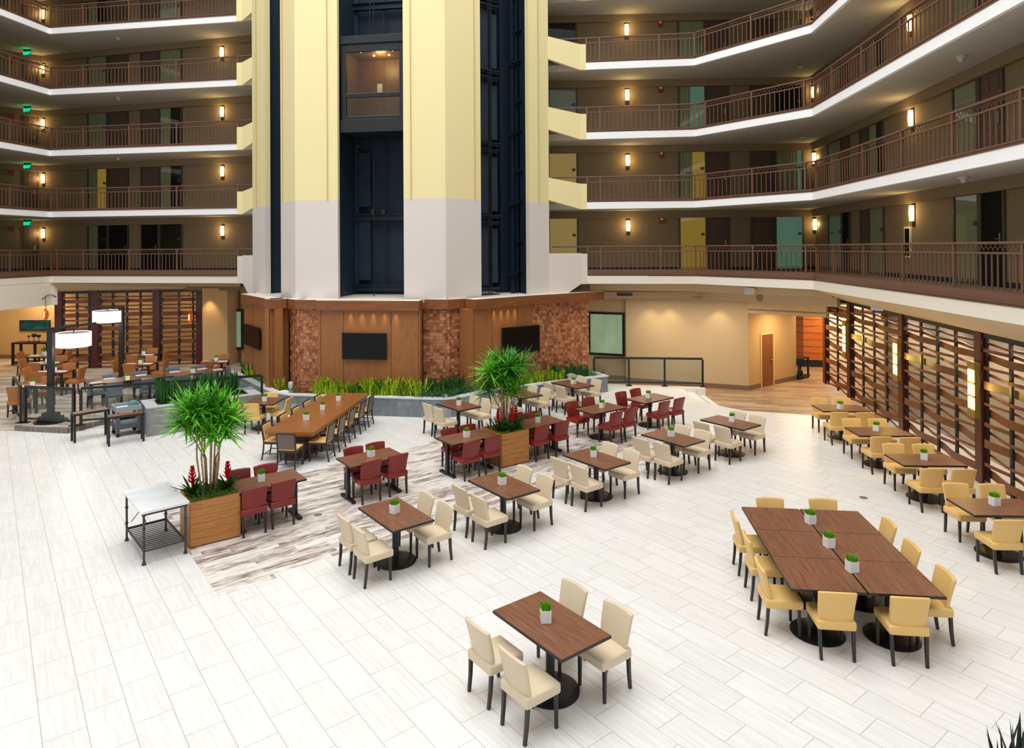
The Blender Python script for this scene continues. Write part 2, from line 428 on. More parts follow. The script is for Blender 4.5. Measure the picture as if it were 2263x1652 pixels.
for (x, y, z) in ((.3,1.75,8.55),(.55,1.75,6.25),(.72,1.75,6.25)):
    b = MB(); b.lathe([(.0,0),(.1,.02),(.1,.14),(.0,.16)], 14); o = b.build('pulley_motor', M['black'], s1, (x*(f892-f745).length-.36*y, y, z)); o.rotation_euler.x = PI/2
# lift car
E0 = (f892-f745); WC = E0.length
car = thing('lift_car', 'black-framed glass lift car stopped high in the middle shaft', 'lift', (f745[0]+nf[0]*.25, f745[1]+nf[1]*.25, 0), ang(f745, f892))
def zpx(v): return onwall(818, v, f745+nf*.25, f892+nf*.25)[2]
zt, zb_, g1, g2, g3, g4, sk = zpx(78), zpx(292), zpx(113), zpx(205), zpx(214), zpx(256), zpx(263)
x0, x1 = .03, WC-.03; gx0, gx1 = WC*.09, WC*.91
b = MB(); b.box(x0, gx0, 0, .1, zb_, zt); b.box(gx1, x1, 0, .1, zb_, zt); b.box(gx0, gx1, 0, .1, g1, zt); b.box(gx0, gx1, 0, .1, g3, g2); b.box(gx0, gx1, 0, .1, zb_, g4)
b.box(x0, x1, -.06, 0, zt-.25, zt); b.build('car_frame', M['carframe'], car, bevel=.008)
b = MB(); b.box(x0, x1, -.08, 0, zb_, sk); b.build('car_skirt', M['carframe'], car, bevel=.01)
for a, c in ((g4, g3), (g2, g1)):
    b = MB(); b.box(gx0, gx1, .04, .05, a, c); b.build('car_window', M['glassd'], car)
    b = MB(); b.box(gx0-.02, gx1+.02, -.012, .0, a-.02, a); b.build('window_sill', M['plastic'], car)
M['carwood'] = wood('car_panelling', (100, 64, 24), (136, 92, 38), 'z', 1, .4)
b = MB(); b.box(x0, x1, 1.5, 1.55, zb_, zt); b.box(x0, x0+.03, .1, 1.5, zb_, zt); b.box(x1-.03, x1, .1, 1.5, zb_, zt); b.box(WC*.45, WC*.455, 1.48, 1.5, zb_, zt); b.box(WC*.7, WC*.705, 1.48, 1.5, zb_, zt)
b.build('car_panelling', M['carwood'], car)
b = MB(); b.box(x0, x1, .1, 1.5, zb_, g4-.1); b.build('car_floor', M['carframe'], car)
b = MB(); b.box(x0, x1, .1, 1.5, g1+.12, zt); b.build('car_ceiling', M['carwood'], car)
M['bulb'] = glow('downlight_bulb', (255, 236, 190), 9)
for x, y in ((.25,.4),(.5,.4),(.75,.4),(.38,.9),(.62,.9)):
    b = MB(); b.lathe([(.035,0),(.035,.02)], 12); b.build('downlight', M['bulb'], car, (x*WC, y, g1+.1))
b = MB(); b.box(.34*WC, .42*WC, 1.47, 1.5, g2+.35, g2+.65); b.build('notice', M['cream_band'], car)
# beaded cords hanging down the tower faces
def cord(p, z0, label):
    b = MB(); b.tube([(0,0,z0), (0,0,ZT-.3)], .006, 5)
    z = z0
    while z < ZT-.3:
        b.box(-.016, .016, -.016, .016, z, z+.03); z += .1
    tag(b.build('bead_cord', plain('bead_cord', (206, 184, 120), .6), None, (p[0], p[1], 0)), label, 'cord')
for u, A, B, n, lab in ((568, TFL, TL2, nl, 'beaded cord hanging on the pier at far left of the tower'),(626, TFL, TL2, nl, 'beaded cord on the angled face beside the left shaft'),
    (724.5, TFL, TFR, nf, 'beaded cord hanging just left of the lift car shaft'),(909, TFL, TFR, nf, 'beaded cord hanging just right of the lift car shaft'),
    (1049, TFR, TR2, nr, 'beaded cord hanging just left of the right-hand shaft'),(1190, TFR, TR2, nr, 'beaded cord on the pier right of the right-hand shaft')):
    p = at_px(u, A, B)-n*.03; cord(p, 6.58, lab)

# ---- panelled base of the tower, with a fascia band, stone mosaic piers
ZF0, ZF1 = 3.10, 3.40
FP = {k: V2(F(u, v, 3.40)) for k, (u, v) in dict(A=(532.5,649.2), B=(599,661.5), C=(632.4,659.2), D=(652,662), E=(698,662.5), G=(698.5,663.7), H=(925.5,664.8), I=(929,663), J=(990,661.8), K=(1036.8,660.7), L=(1051,661.8), Mm=(1180.5,652.3), N=(1335,643.6)).items()}
FP['I'] = FP['J']+(FP['E']-FP['D']).normalized()*-.86
FP['K'] = FP['J']+dr*.72; FP['A0'] = V2(F(513, 642.5, 3.40)); FP['A1'] = V2(F(560, 648, 3.40))
M['cut'] = plain('dark_reveal', (30, 18, 12), .6)
def fascia(P, Q, label, th=.5, ov=.12):
    o = wseg('trim_fascia', P, Q, ZF0, ZF1, th, M['fascia'], label, 'fascia', 0)
    L = (V2(Q)-V2(P)).length; b = MB(); b.box(.0, L, .0, th, ZF1, ZF1+.008); b.build('ledge_cap', M['cream_band'], o)
def panel(P, Q, label, lines, z0=.1):
    P, Q = V2(P), V2(Q); n = Vector((-(Q-P)[1], (Q-P)[0])).normalized(); L = (Q-P).length
    P2, Q2 = P+n*.12, Q+n*.12
    o = wseg('wall_panelling', P2, Q2, z0, ZF0, .25, M['panel'], label, 'wall panel')
    c = MB()
    for f in lines: c.box(L*f-.006, L*f+.006, -.004, .01, z0, ZF0)
    if lines: c.build('reveal_strip', M['cut'], o)
    return o
def mosaic_mat():
    t = NT('copper_stone_mosaic'); v = t.coord(); a = t.n('ShaderNodeAttribute', attribute_name='tone')
    f = t.noise(v, 14, 4, .65)
    k = t.math('ADD', t.math('MULTIPLY', f, .45), t.math('MULTIPLY', a.outputs['Fac'], .55))
    t.bsdf(t.ramp(k, [(.2,(128,78,50)),(.42,(170,108,70)),(.6,(190,124,84)),(.8,(206,152,112))]), .5, .35, 0, t.bump(f, .3, .006)); return t.mat
M['mosaic'] = mosaic_mat()
def mosaic(P, Q, label, z0=.3, z1=ZF0):
    P, Q = V2(P), V2(Q); n = Vector((-(Q-P)[1], (Q-P)[0])).normalized(); L = (Q-P).length
    P2 = P+n*.14; b = MB(); tones = []; s = .102; nx = max(1, round(L/s)); w = L/nx; z = z0
    while z < z1-.01:
        h = min(s, z1-z)
        for i in range(nx):
            d = R_.choice((0, .006, .012, .02))
            # each stone leans a little
            a1, a2 = R_.uniform(-.008, .008), R_.uniform(-.008, .008)
            x, X = i*w+.001, (i+1)*w-.001
            b.hexa([(x,-d+a1,z+.001),(X,-d+a2,z+.001),(X,.1,z+.001),(x,.1,z+.001),(x,-d-a2,z+h-.001),(X,-d-a1,z+h-.001),(X,.1,z+h-.001),(x,.1,z+h-.001)])
            tones += [R_.random()]*8
        z += h
    me_o = b.build('wall_mosaic', M['mosaic'], None, (P2[0], P2[1], 0), ang(P, Q))
    at = me_o.data.attributes.new('tone', 'FLOAT', 'POINT'); at.data.foreach_set('value', tones)
    return struct(me_o, label, 'mosaic wall')
fascia(FP['A1']+nl*.25+dl*.7, FP['A1']+nl*.25-dl*.2, 'wooden fascia above the far left mosaic strip')
fascia(FP['A'], FP['B'], 'wooden fascia above the left panelled wall with a television')
fascia(FP['B'], FP['C']+(FP['C']-FP['B'])*.2, 'short wooden fascia returning beside the left mosaic pier', .4)
fascia(FP['C'], FP['D'], 'wooden fascia above the angled half of left mosaic pier', .4)
fascia(FP['D'], FP['E']+(FP['E']-FP['D'])*.1, 'wooden fascia above the front half of left mosaic pier', .4)
fascia(FP['G'], FP['H'], 'wooden fascia above the middle panelled wall with a television')
fascia(FP['I'], FP['J'], 'wooden fascia above front half of middle-right mosaic pier', .4)
fascia(FP['J'], FP['K'], 'wooden fascia above angled half of middle-right mosaic pier', .4)
fascia(FP['L'], FP['Mm'], 'wooden fascia above the right panelled wall with a television')
fascia(FP['Mm']+nr*.02, FP['N'], 'long wooden fascia running past the right mosaic wall', .4)
pl = panel(FP['A'], FP['B'], 'left sapele panelled wall holding a television', (.3, .72))
panel(FP['B'], FP['C']+(FP['C']-FP['B'])*.3, 'narrow sapele panel turning the corner beside mosaic pier', (.02,))
mosaic(FP['C'], FP['D'], 'copper mosaic on the angled side of the left pier')
mosaic(FP['D'], FP['E'], 'copper mosaic on the front of the left pier')
pm = panel(FP['G'], FP['H'], 'middle sapele panelled wall holding a television', (.03, .255, .72, .985))
mosaic(FP['I'], FP['J'], 'copper mosaic on the front of the pier right of middle')
mosaic(FP['J'], FP['K'], 'copper mosaic on the angled side of pier right of middle')
pr_ = panel(FP['L'], FP['Mm'], 'right sapele panelled wall holding a television', (.01, .3, .74))
kk = FP['L']+nr*.12
wseg('wall_panelling', kk, kk+nr*.5, .1, ZF0, .2, M['panel'], 'narrow sapele return beside the right panelled wall', 'wall panel')
mosaic(FP['Mm']+nr*.1, lerp(FP['Mm'], FP['N'], .83)+nr*.1, 'wide copper mosaic wall at the right end of the tower')
mosaic(FP['A1']+nl*.25+dl*.7, FP['A1']+nl*.25-dl*.3, 'narrow copper mosaic strip at the far left of the tower')
# recessed dark core behind
b = MB(); b.prism([tuple(FP[k]+n*.42) for k, n in (('A', nl), ('D', nl), ('E', nf), ('J', nf), ('K', nr), ('Mm', nr))]+[(1.5, 27), (-9, 28)], .2, 3.05)
struct(b.build('wall_tower_core', M['panel']), 'solid core wall behind the panelling of the tower', 'wall')
b = MB(); b.prism([tuple(FP[k]+n*.36) for k, n in (('A', nl), ('C', nl), ('D', nl), ('E', nf), ('J', nf), ('K', nr), ('Mm', nr), ('N', nr))]+[(1.5, 27), (-9, 28)], 3.06, 3.395)
struct(b.build('trim_tower_ledge', M['cream_band']), 'pale ledge on top of the wooden fascia', 'ledge')

# televisions on brackets
def tv(w, P, Q, u0, v0, u1, v1, label, tilt=0, out=.12):
    n = Vector((-(Q-P)[1], (Q-P)[0])).normalized(); A, B = P+n*.12, Q+n*.12
    a, c = onwall(u0, v0, A, B), onwall(u1, v1, A, B)
    W, H = (V2(c)-V2(a)).length, abs(a[2]-c[2]); mid = (a+c)/2; pos = V2(mid)-n*out
    t = thing('television', label, 'television', (pos[0], pos[1], mid[2]), ang(P, Q)+tilt)
    b = MB(); b.box(-W/2, W/2, 0, .05, -H/2, H/2); b.build('bezel', M['tvbody'], t, bevel=.006)
    b = MB(); b.box(-W/2+.02, W/2-.02, -.004, .001, -H/2+.03, H/2-.02); b.build('screen', M['screen'], t)
    b = MB(); b.box(-.12, .12, .05, out-.004, -.12, .12); b.build('wall_bracket', M['black'], t)
tv(0, FP['G'], FP['H'], 758.5, 734, 857, 794, 'flat black television on the middle panelled wall')
tv(0, FP['L'], FP['Mm'], 1106, 724, 1179, 774, 'black television on the right panelled wall behind the palm', -.16, .2)
tv(0, FP['A'], FP['B'], 544, 714, 579, 773, 'black television seen sideways on the left panelled wall', 0, .1)

# ---- balcony slabs, walls, bands
def prism_o(name, poly, z0, z1, mat, label, cat, kind='structure'):
    b = MB(); b.prism([tuple(p) for p in poly], z0, z1); return tag(b.build(name, mat), label, cat, None, kind)
left_poly = [EL[0], EL[1], EL[2], (-8.95, 25.5), (-8.2, 27.3), (-20.8, 30.6), (-27.2, 25.3), (-27.2, 18)]
right_poly = [(1.5, 24.25), ER[0], ER[1], ER[2], ER[3], ER[4], (9.5, 7.2), (10.25, 13.0), (11.9, 25.35), (.8, 25.75)]
for k in range(6):
    for poly, side in ((left_poly, 'left'), (right_poly, 'right')):
        prism_o('ceiling_slab', poly, ZB[k], FL[k]-.002, M['soffit'], f'{ORD[k]} balcony floor slab with plain soffit on the {side}', 'balcony slab')
    for E, side in ((EL, 'left'), (ER, 'right')):
        b = MB()
        for P, Q in zip(E[:-1], E[1:]):
            P, Q = V2(P), V2(Q); n = Vector((-(Q-P)[1], (Q-P)[0])).normalized(); t = (Q-P).normalized()*.03
            b.prism([tuple(P-n*.04-t*.3), tuple(Q-n*.04+t*.3), tuple(Q+n*.05), tuple(P+n*.05)], ZB[k]-.004, FL[k]-(.13 if k == 0 else .0))
        struct(b.build('trim_band', M['cream_band'] if k == 0 else M['bandwhite']), f'{"cream" if k == 0 else "white"} edge band of the {ORD[k]} balcony on the {side}', 'edge band')
wall_names = {}
for E, side in ((WL, 'left'), (WR, 'right')):
    for i, (P, Q) in enumerate(zip(E[:-1], E[1:])):
        wseg('wall_'+side, P, Q, 3.3, 17.5, .3, M['hallwall'], f'hall wallpaper behind the {side} balconies, run {["nearest the left edge","facing the atrium","beside"][i] if side=="left" else ["facing the atrium","along the right side","nearest the right edge"][i]}', 'wall')
for k in range(5):
    for E, side in ((WL, 'left'), (WR, 'right')):
        b = MB()
        for P, Q in zip(E[:-1], E[1:]):
            P, Q = V2(P), V2(Q); n = Vector((-(Q-P)[1], (Q-P)[0])).normalized()
            b.prism([tuple(P-n*.14), tuple(Q-n*.14), tuple(Q+n*.05), tuple(P+n*.05)], ZB[k+1]-.27, ZB[k+1]+.02)
        struct(b.build('trim_hall_beam', M['hallbeam']), f'beam along the hall ceiling, {ORD[k]} balcony {side}', 'beam')
M['carpet'] = plain('hall_carpet', (112, 104, 88), .95, .05, noise=.3, nscale=9)
M['bluebase'] = plain('blue_baseboard', (22, 24, 38), .6)
for k in range(5):
    for poly, side in ((left_poly, 'left'), (right_poly, 'right')):
        prism_o('floor_carpet', [Vector(p)*1 for p in [(q[0], q[1]) for q in poly]], FL[k]-.001, FL[k]+.006, M['carpet'], f'hall carpet on the {ORD[k]} balcony {side}', 'carpet')
for E, side in ((WL, 'left'), (WR, 'right')):
    b = MB()
    for P, Q in zip(E[:-1], E[1:]):
        P, Q = V2(P), V2(Q); n = Vector((-(Q-P)[1], (Q-P)[0])).normalized()
        for k in range(5): b.prism([tuple(P-n*.012), tuple(Q-n*.012), tuple(Q), tuple(P)], FL[k], FL[k]+.12)
    struct(b.build('baseboard_'+side, M['bluebase']), f'dark blue baseboards along the {side} hall walls', 'baseboard')

# ---- wing walls that tie the balconies to the tower
def wing(P, Q, k, zP, zQ, mat, label):
    """P, Q in plan left to right; zP, zQ = (bottom, top)"""
    P, Q = V2(P), V2(Q); n = Vector((-(Q-P)[1], (Q-P)[0])).normalized()*.14
    b = MB(); b.hexa([(P[0],P[1],zP[0]),(Q[0],Q[1],zQ[0]),(Q[0]+n[0],Q[1]+n[1],zQ[0]),(P[0]+n[0],P[1]+n[1],zP[0]),(P[0],P[1],zP[1]),(Q[0],Q[1],zQ[1]),(Q[0]+n[0],Q[1]+n[1],zQ[1]),(P[0]+n[0],P[1]+n[1],zP[1])])
    struct(b.build('wall_wing', mat), label, 'parapet')
M['yellowpaint'] = plain('yellow_paint', (243, 228, 172), .8, .15)
M['greypaint'] = plain('warm_grey_paint', (222, 213, 206), .8, .15)
for k in range(6):
    zb, f = ZB[k], FL[k]; mt = M['greypaint'] if k == 0 else M['yellowpaint']
    rq = (ER[0][0]-.06, ER[0][1]-.08); rq0 = (r1213[0]-.02, r1213[1]-.02)
    lq = (EL[2][0]+.12, EL[2][1]-.1); lq0 = (l558[0]+.02, l558[1]-.02)
    if k == 0:
        wing(rq0, rq, k, (2.95, f+.68), (zb-.0, f+.68), mt, 'grey parapet joining the lowest right balcony to the tower')
        wing(lq, lq0, k, (zb-.0, f+.66), (2.95, f+.66), mt, 'grey parapet joining the lowest left balcony to the tower')
    else:
        wing(rq0, rq, k, (zb+.3, f+.85), (zb-.01, f+.66), mt, f'yellow parapet joining the {ORD[k]} right balcony to the tower')
        wing(lq, lq0, k, (zb-.01, f+.63), (zb+.22, f+.76), mt, f'yellow parapet joining the {ORD[k]} left balcony to the tower')
    # end returns of the parapets
    zb0 = zb-.01
    wing(rq, (ER[0][0]+.16, ER[0][1]-.06), k, (zb0, f+.66), (zb0, f+.66), mt, f'end return of the {ORD[k]} right parapet')
    wing((EL[2][0]-.1, EL[2][1]-.06), lq, k, (zb0, f+.63), (zb0, f+.63), mt, f'end return of the {ORD[k]} left parapet')

# ---- doors and windows of the rooms
COUNT = {'door': 0, 'window': 0}
def numbered(kind):
    COUNT[kind] += 1; return f'{kind}_{COUNT[kind]}'
def pleats(b, x0, x1, z0, z1, y, amp=.025, pitch=.11):
    n = max(4, int((x1-x0)/pitch*4)); P = []
    for i in range(n+1):
        x = x0+(x1-x0)*i/n; P.append((x, y+amp*math.sin(i*PI/2)))
    for p, q in zip(P[:-1], P[1:]): b.quad((p[0],p[1],z0),(q[0],q[1],z0),(q[0],q[1],z1),(p[0],p[1],z1))
def room_window(A, B, s0, s1, f, state, label, H=2.08):
    d = (V2(B)-V2(A)).normalized(); p = V2(A)+d*s0; W = s1-s0
    b = MB(); w = .06
    b.box(0, w, -.05, .02, 0, H); b.box(W-w, W, -.05, .02, 0, H); b.box(w, W-w, -.05, .02, H-w, H); b.box(w, W-w, -.05, .02, 0, .04)
    o = struct(b.build(numbered('window'), M['frame'], None, (p[0], p[1], f), ang(A, B)), label, 'window')
    b = MB(); b.box(w, W-w, -.035, -.03, .04, H-w); b.build('pane', M['glassd'], o)
    xm = {'curtain': W-w, 'dark': w, 'half': W*.5, 'lit': w, 'teal': w, 'litcurt': W*.5, 'tealcurt': W*.45, 'sliver': W*.8}[state]
    if xm > w+.01:
        b = MB(); pleats(b, w, xm, .05, H-w, -.012, .012); b.build('curtain', M['curtain'], o)
    if xm < W-w-.01:
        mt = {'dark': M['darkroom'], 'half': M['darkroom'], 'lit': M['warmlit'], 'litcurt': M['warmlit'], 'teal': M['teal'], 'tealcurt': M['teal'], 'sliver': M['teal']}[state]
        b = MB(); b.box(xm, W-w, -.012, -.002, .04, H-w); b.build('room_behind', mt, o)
    b = MB(); b.box(W-w-.16, W-w-.04, -.06, -.036, 1.3, 1.4); b.build('number_plate', M['frame'], o)
    return o
def room_door(A, B, s0, s1, f, label, dark=False, H=2.08):
    d = (V2(B)-V2(A)).normalized(); p = V2(A)+d*s0; W = s1-s0
    b = MB(); w = .06; b.box(0, w, -.05, .02, 0, H); b.box(W-w, W, -.05, .02, 0, H); b.box(w, W-w, -.05, .02, H-w, H)
    o = struct(b.build(numbered('door'), M['frame'], None, (p[0], p[1], f), ang(A, B)), label, 'door')
    b = MB(); b.box(w, W-w, -.02, .01, .01, H-w)
    if not dark:
        pw = (W-2*w-.3)/2
        for cx in (w+.1, w+.2+pw):
            for z0, z1 in ((.15,.75),(.85,1.5),(1.6,1.9)): b.box(cx, cx+pw, -.032, -.02, z0, z1)
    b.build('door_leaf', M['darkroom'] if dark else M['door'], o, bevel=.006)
    b = MB(); b.box(W-w-.12, W-w-.07, -.05, -.02, .9, 1.12); b.tube([(W-w-.095,-.06,1.0),(W-w-.21,-.07,1.0)], .011, 6); b.build('door_handle', plain('door_steel', (150,146,140), .3, .5, .8), o)
    return o
def spx(u, v, A, B): return (V2(onwall(u, v, A, B))-V2(A)).length
A, B = WL[1], WL[2]
sl = [spx(u, 430, A, B) for u in (194, 239, 285, 312, 353, 404)]
WST = [('half','dark'),('litcurt','half'),('curtain','half'),('curtain','curtain'),('half','curtain'),('curtain','curtain')]
for k in range(5):
    room_window(A, B, sl[0], sl[1], FL[k], WST[k][0], f'left hand room window on the {ORD[k]} left balcony')
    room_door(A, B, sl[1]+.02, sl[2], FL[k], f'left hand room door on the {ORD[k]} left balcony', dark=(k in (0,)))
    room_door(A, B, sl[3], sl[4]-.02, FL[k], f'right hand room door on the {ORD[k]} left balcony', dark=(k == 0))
    room_window(A, B, sl[4], sl[5], FL[k], WST[k][1], f'right hand room window on the {ORD[k]} left balcony')
A, B = WR[0], WR[1]
sr = [spx(u, 500, A, B) for u in (1212, 1278, 1500, 1562, 1612, 1658, 1712, 1776)]
RST = [('lit','lit','teal'),('lit','litcurt','sliver'),('curtain','tealcurt','dark'),('dark','curtain','curtain'),('curtain','curtain','curtain')]
for k in range(5):
    room_window(A, B, sr[0], sr[1], FL[k], RST[k][0], f'room window beside the tower on the {ORD[k]} right balcony')
    room_window(A, B, sr[2], sr[3], FL[k], RST[k][1], f'middle room window on the {ORD[k]} right balcony')
    room_door(A, B, sr[3]+.02, sr[4], FL[k], f'left of the two middle doors on the {ORD[k]} right balcony')
    room_door(A, B, sr[5], sr[6]-.02, FL[k], f'right of the two middle doors on the {ORD[k]} right balcony')
    room_window(A, B, sr[6], sr[7], FL[k], RST[k][2], f'room window near the corner on the {ORD[k]} right balcony')
A, B = WR[1], WR[2]
sq = [spx(u, 460, A, B) for u in (1832, 1862, 1880, 1903, 1921, 1956, 2110, 2167, 2224)]
for k in range(4):
    room_window(A, B, sq[0], sq[1], FL[k], 'curtain', f'first room window past the corner on the {ORD[k]} right balcony')
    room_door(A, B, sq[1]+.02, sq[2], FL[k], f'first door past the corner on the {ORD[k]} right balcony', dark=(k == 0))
    room_door(A, B, sq[3], sq[4], FL[k], f'second door past the corner on the {ORD[k]} right balcony')
    room_window(A, B, sq[4]+.02, sq[5], FL[k], 'half' if k else 'curtain', f'second room window past the corner on the {ORD[k]} right balcony')
    room_window(A, B, sq[6], sq[7], FL[k], 'curtain', f'room window nearest the right edge on the {ORD[k]} right balcony')
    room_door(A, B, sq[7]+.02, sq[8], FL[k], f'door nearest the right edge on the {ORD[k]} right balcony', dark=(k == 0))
A, B = WL[0], WL[1]
sx = [spx(u, 510, A, B) for u in (52, 86)]
for k in range(5):
    room_door(A, B, sx[0], sx[1], FL[k], f'stair door under the exit sign on the {ORD[k]} left balcony')

# ---- sconces
def make_sconce():
    t = thing('wall_sconce', 'x', 'wall lamp')
    b = MB(); b.box(-.075, .075, -.03, 0, -.34, .26); b.build('back_plate', M['brass'], t, bevel=.006)
    b = MB()
    P = []
    for i in range(9):
        a = PI*i/8; P.append((.085*math.cos(a), -.03-.1*math.sin(a)))
    for z in (-.17, .15): pass
    n = len(P); i0 = len(b.v)
    for z, s in ((-.2,.82),(0,1.0),(.2,.86)): b.v += [(p[0]*s, -.03+(p[1]+.03)*s, z) for p in P]
    for r in range(2):
        for i in range(n-1): b.f.append((i0+r*n+i, i0+r*n+i+1, i0+(r+1)*n+i+1, i0+(r+1)*n+i)); b.m.append(0)
    b.f.append(tuple(i0+i for i in range(n))); b.f.append(tuple(i0+2*n+i for i in range(n))); b.m += [0, 0]
    b.build('glass_shade', M['sconce'], t, smooth=False)
    l = bpy.data.lights.new('sconce_light', 'POINT'); l.energy = SCONCE_W; l.color = (1, .72, .32); l.shadow_soft_size = .06
    lo = bpy.data.objects.new('sconce_light', l); COL.objects.link(lo); lo.parent = t; lo.location = (0, -.3, 0)
    return t
SCONCE_W = 9
sc0 = make_sconce(); sc_used = []
def sconce(p, rz, label):
    if not sc_used:
        sc_used.append(1); sc0.location = p; sc0.rotation_euler.z = rz; sc0['label'] = label; sc0['group'] = 'hall wall sconces'
    else: clone(sc0, p, rz, label, 'hall wall sconces')
for k in range(5):
    for (u, v, A, B, lab, kmax) in ((97.5, 516, WL[1], WL[2], 'left balcony near the exit sign', 5), (493, 510, WL[1], WL[2], 'left balcony near the tower', 4),
        (1388, 499, WR[0], WR[1], 'right balcony near the tower', 4), (1800, 496, WR[0], WR[1], 'right balcony by the corner', 4), (2020, 471, WR[1], WR[2], 'right balcony, side hall', 4)):
        if k >= kmax: continue
        p = onwall(u, v, A, B); sconce((p[0], p[1], FL[k]+p[2]-FL[0]), ang(A, B), f'glowing bronze sconce on the {ORD[k]} {lab}')
# red alarm boxes, exit signs, detectors
for k in range(4):
    p = onwall(1462, 487, WR[0], WR[1])
    t = thing('fire_alarm', f'red fire alarm box on the {ORD[k]} right balcony wall', 'fire alarm', (p[0], p[1], FL[k]+p[2]-FL[0]), ang(WR[0], WR[1]), 'red alarm boxes')
    b = MB(); b.box(-.09, .09, -.06, 0, -.12, .12); b.build('alarm_case', M['redbox'], t, bevel=.01)
    b = MB(); b.box(-.05, .05, -.068, -.06, .02, .08); b.build('strobe', M['cream_band'], t)
    p = onwall(26, 506, WL[0], WL[1])
    t = thing('fire_alarm', f'red fire alarm box near exit sign, {ORD[k]} left balcony', 'fire alarm', (p[0], p[1], FL[k]+p[2]-FL[0]), ang(WL[0], WL[1]), 'red alarm boxes')
    b = MB(); b.box(-.09, .09, -.06, 0, -.12, .12); b.build('alarm_case', M['redbox'], t, bevel=.01)
M['signgreen'] = glow('exit_sign_face', (6, 96, 62), .7)
for k in range(4):
    p = onwall(56.5, 498, WL[0], WL[1]); n = V2((.64, -.77))
    t = thing('exit_sign', f'green lit exit sign hanging above the {ORD[k]} left balcony', 'sign', (p[0]+n[0]*.9, p[1]+n[1]*.9, ZB[k+1]-.16), -.15, 'exit signs')
    b = MB(); b.box(-.15, .15, -.02, .02, -.14, .1); b.build('sign_panel', M['signgreen'], t, bevel=.004)
    b = MB(); b.box(-.16, .16, -.03, .03, .1, .16); b.build('sign_housing', M['black'], t)
    cu = bpy.data.curves.new('lettering', 'FONT'); cu.body = 'EXIT'; cu.size = .17; cu.align_x = 'CENTER'; cu.align_y = 'CENTER'; cu.extrude = .002; cu.offset = .004
    tmp = bpy.data.objects.new('tmp', cu); COL.objects.link(tmp); me = bpy.data.meshes.new_from_object(tmp.evaluated_get(bpy.context.evaluated_depsgraph_get())); bpy.data.objects.remove(tmp)
    to = bpy.data.objects.new('lettering', me); COL.objects.link(to); to.parent = t; to.location = (0, -.024, -.02); to.rotation_euler = (PI/2, 0, 0)
    me.materials.clear(); me.materials.append(M['greenled'])
    l = bpy.data.lights.new('exit_light', 'POINT'); l.energy = 1.2; l.color = (.05, 1, .35); l.shadow_soft_size = .05
    lo = bpy.data.objects.new('exit_light', l); COL.objects.link(lo); lo.parent = t; lo.location = (.1, -.15, .0)
def detector(u, v, k, label):
    p = F(u, v, ZB[k]); b = MB(); b.lathe([(.1,0),(.1,-.03),(.06,-.05),(.055,-.1),(.03,-.12)], 14)
    tag(b.build('smoke_detector', plain('detector_plastic', (200,190,168), .5), None, (p[0], p[1], ZB[k]), smooth=False), label, 'smoke detector', 'smoke detectors')
for u, v, k, lab in ((262,83,4,'left balcony soffit, fourth up'),(262,215,3,'left balcony soffit, third up'),(262,348,2,'left balcony soffit, second up'),(2124,124,2,'right side soffit near the top edge'),(2130,391,1,'right side soffit above the lowest balcony'),(1770,147,3,'right corner soffit at the top'),(1773,303,2,'right corner soffit, second down')):
    detector(u, v, k, f'small round smoke detector on the {lab}')
b = MB(); A, B = WR[1], WR[2]; a = onwall(2001, 501, A, B); c = onwall(2015, 545, A, B)
t = thing('extinguisher_cabinet', 'white framed extinguisher cabinet under the side hall sconce', 'cabinet', (a[0], a[1], FL[0]), ang(A, B))
W = (V2(c)-V2(a)).length; z1 = a[2]-FL[0]; z0 = .55
b.box(0, W, -.04, 0, z0, z1); b.build('cabinet_frame', M['cream_band'], t)
b = MB(); b.box(.05, W-.05, -.045, -.04, z0+.05, z1-.05); b.build('cabinet_glass', M['screen'], t)

# ---- railings
def make_bits():
    d = {}
    b = MB(); b.box(-.011, .011, -.011, .011, .09, .715); d['baluster'] = b.mesh('baluster')
    b = MB(); b.box(-.028, .028, -.028, .028, 0, .9); d['post'] = b.mesh('post')
    for k in d: d[k].materials.append(M['railbrown'])
    return d
BITS = make_bits(); SCAL = {}
def scallop(Lb):
    key = round(Lb, 2)
    if key in SCAL: return SCAL[key]
    b = MB(); n = max(2, round(Lb/.13)); w = Lb/n; r = w*.5
    for row, z in ((0, .765), (1, .825)):
        for i in range(n+(1 if row else 0)):
            cx = (i+.5)*w-(w/2 if row else 0); pts = []
            for q in range(7):
                a = PI*q/6; x = cx+r*math.cos(a)*1.02
                if -.001 <= x <= Lb+.001: pts.append((x, 0, z+.075*math.sin(a)))
            if len(pts) > 2: b.tube(pts, .006, 4, False)
    me = b.mesh('scallop_trim'); me.materials.append(M['railbrown']); SCAL[key] = me; return me
def mk(name, me, parent, loc):
    o = bpy.data.objects.new(name, me); COL.objects.link(o); o.parent = parent; o.location = loc; return o
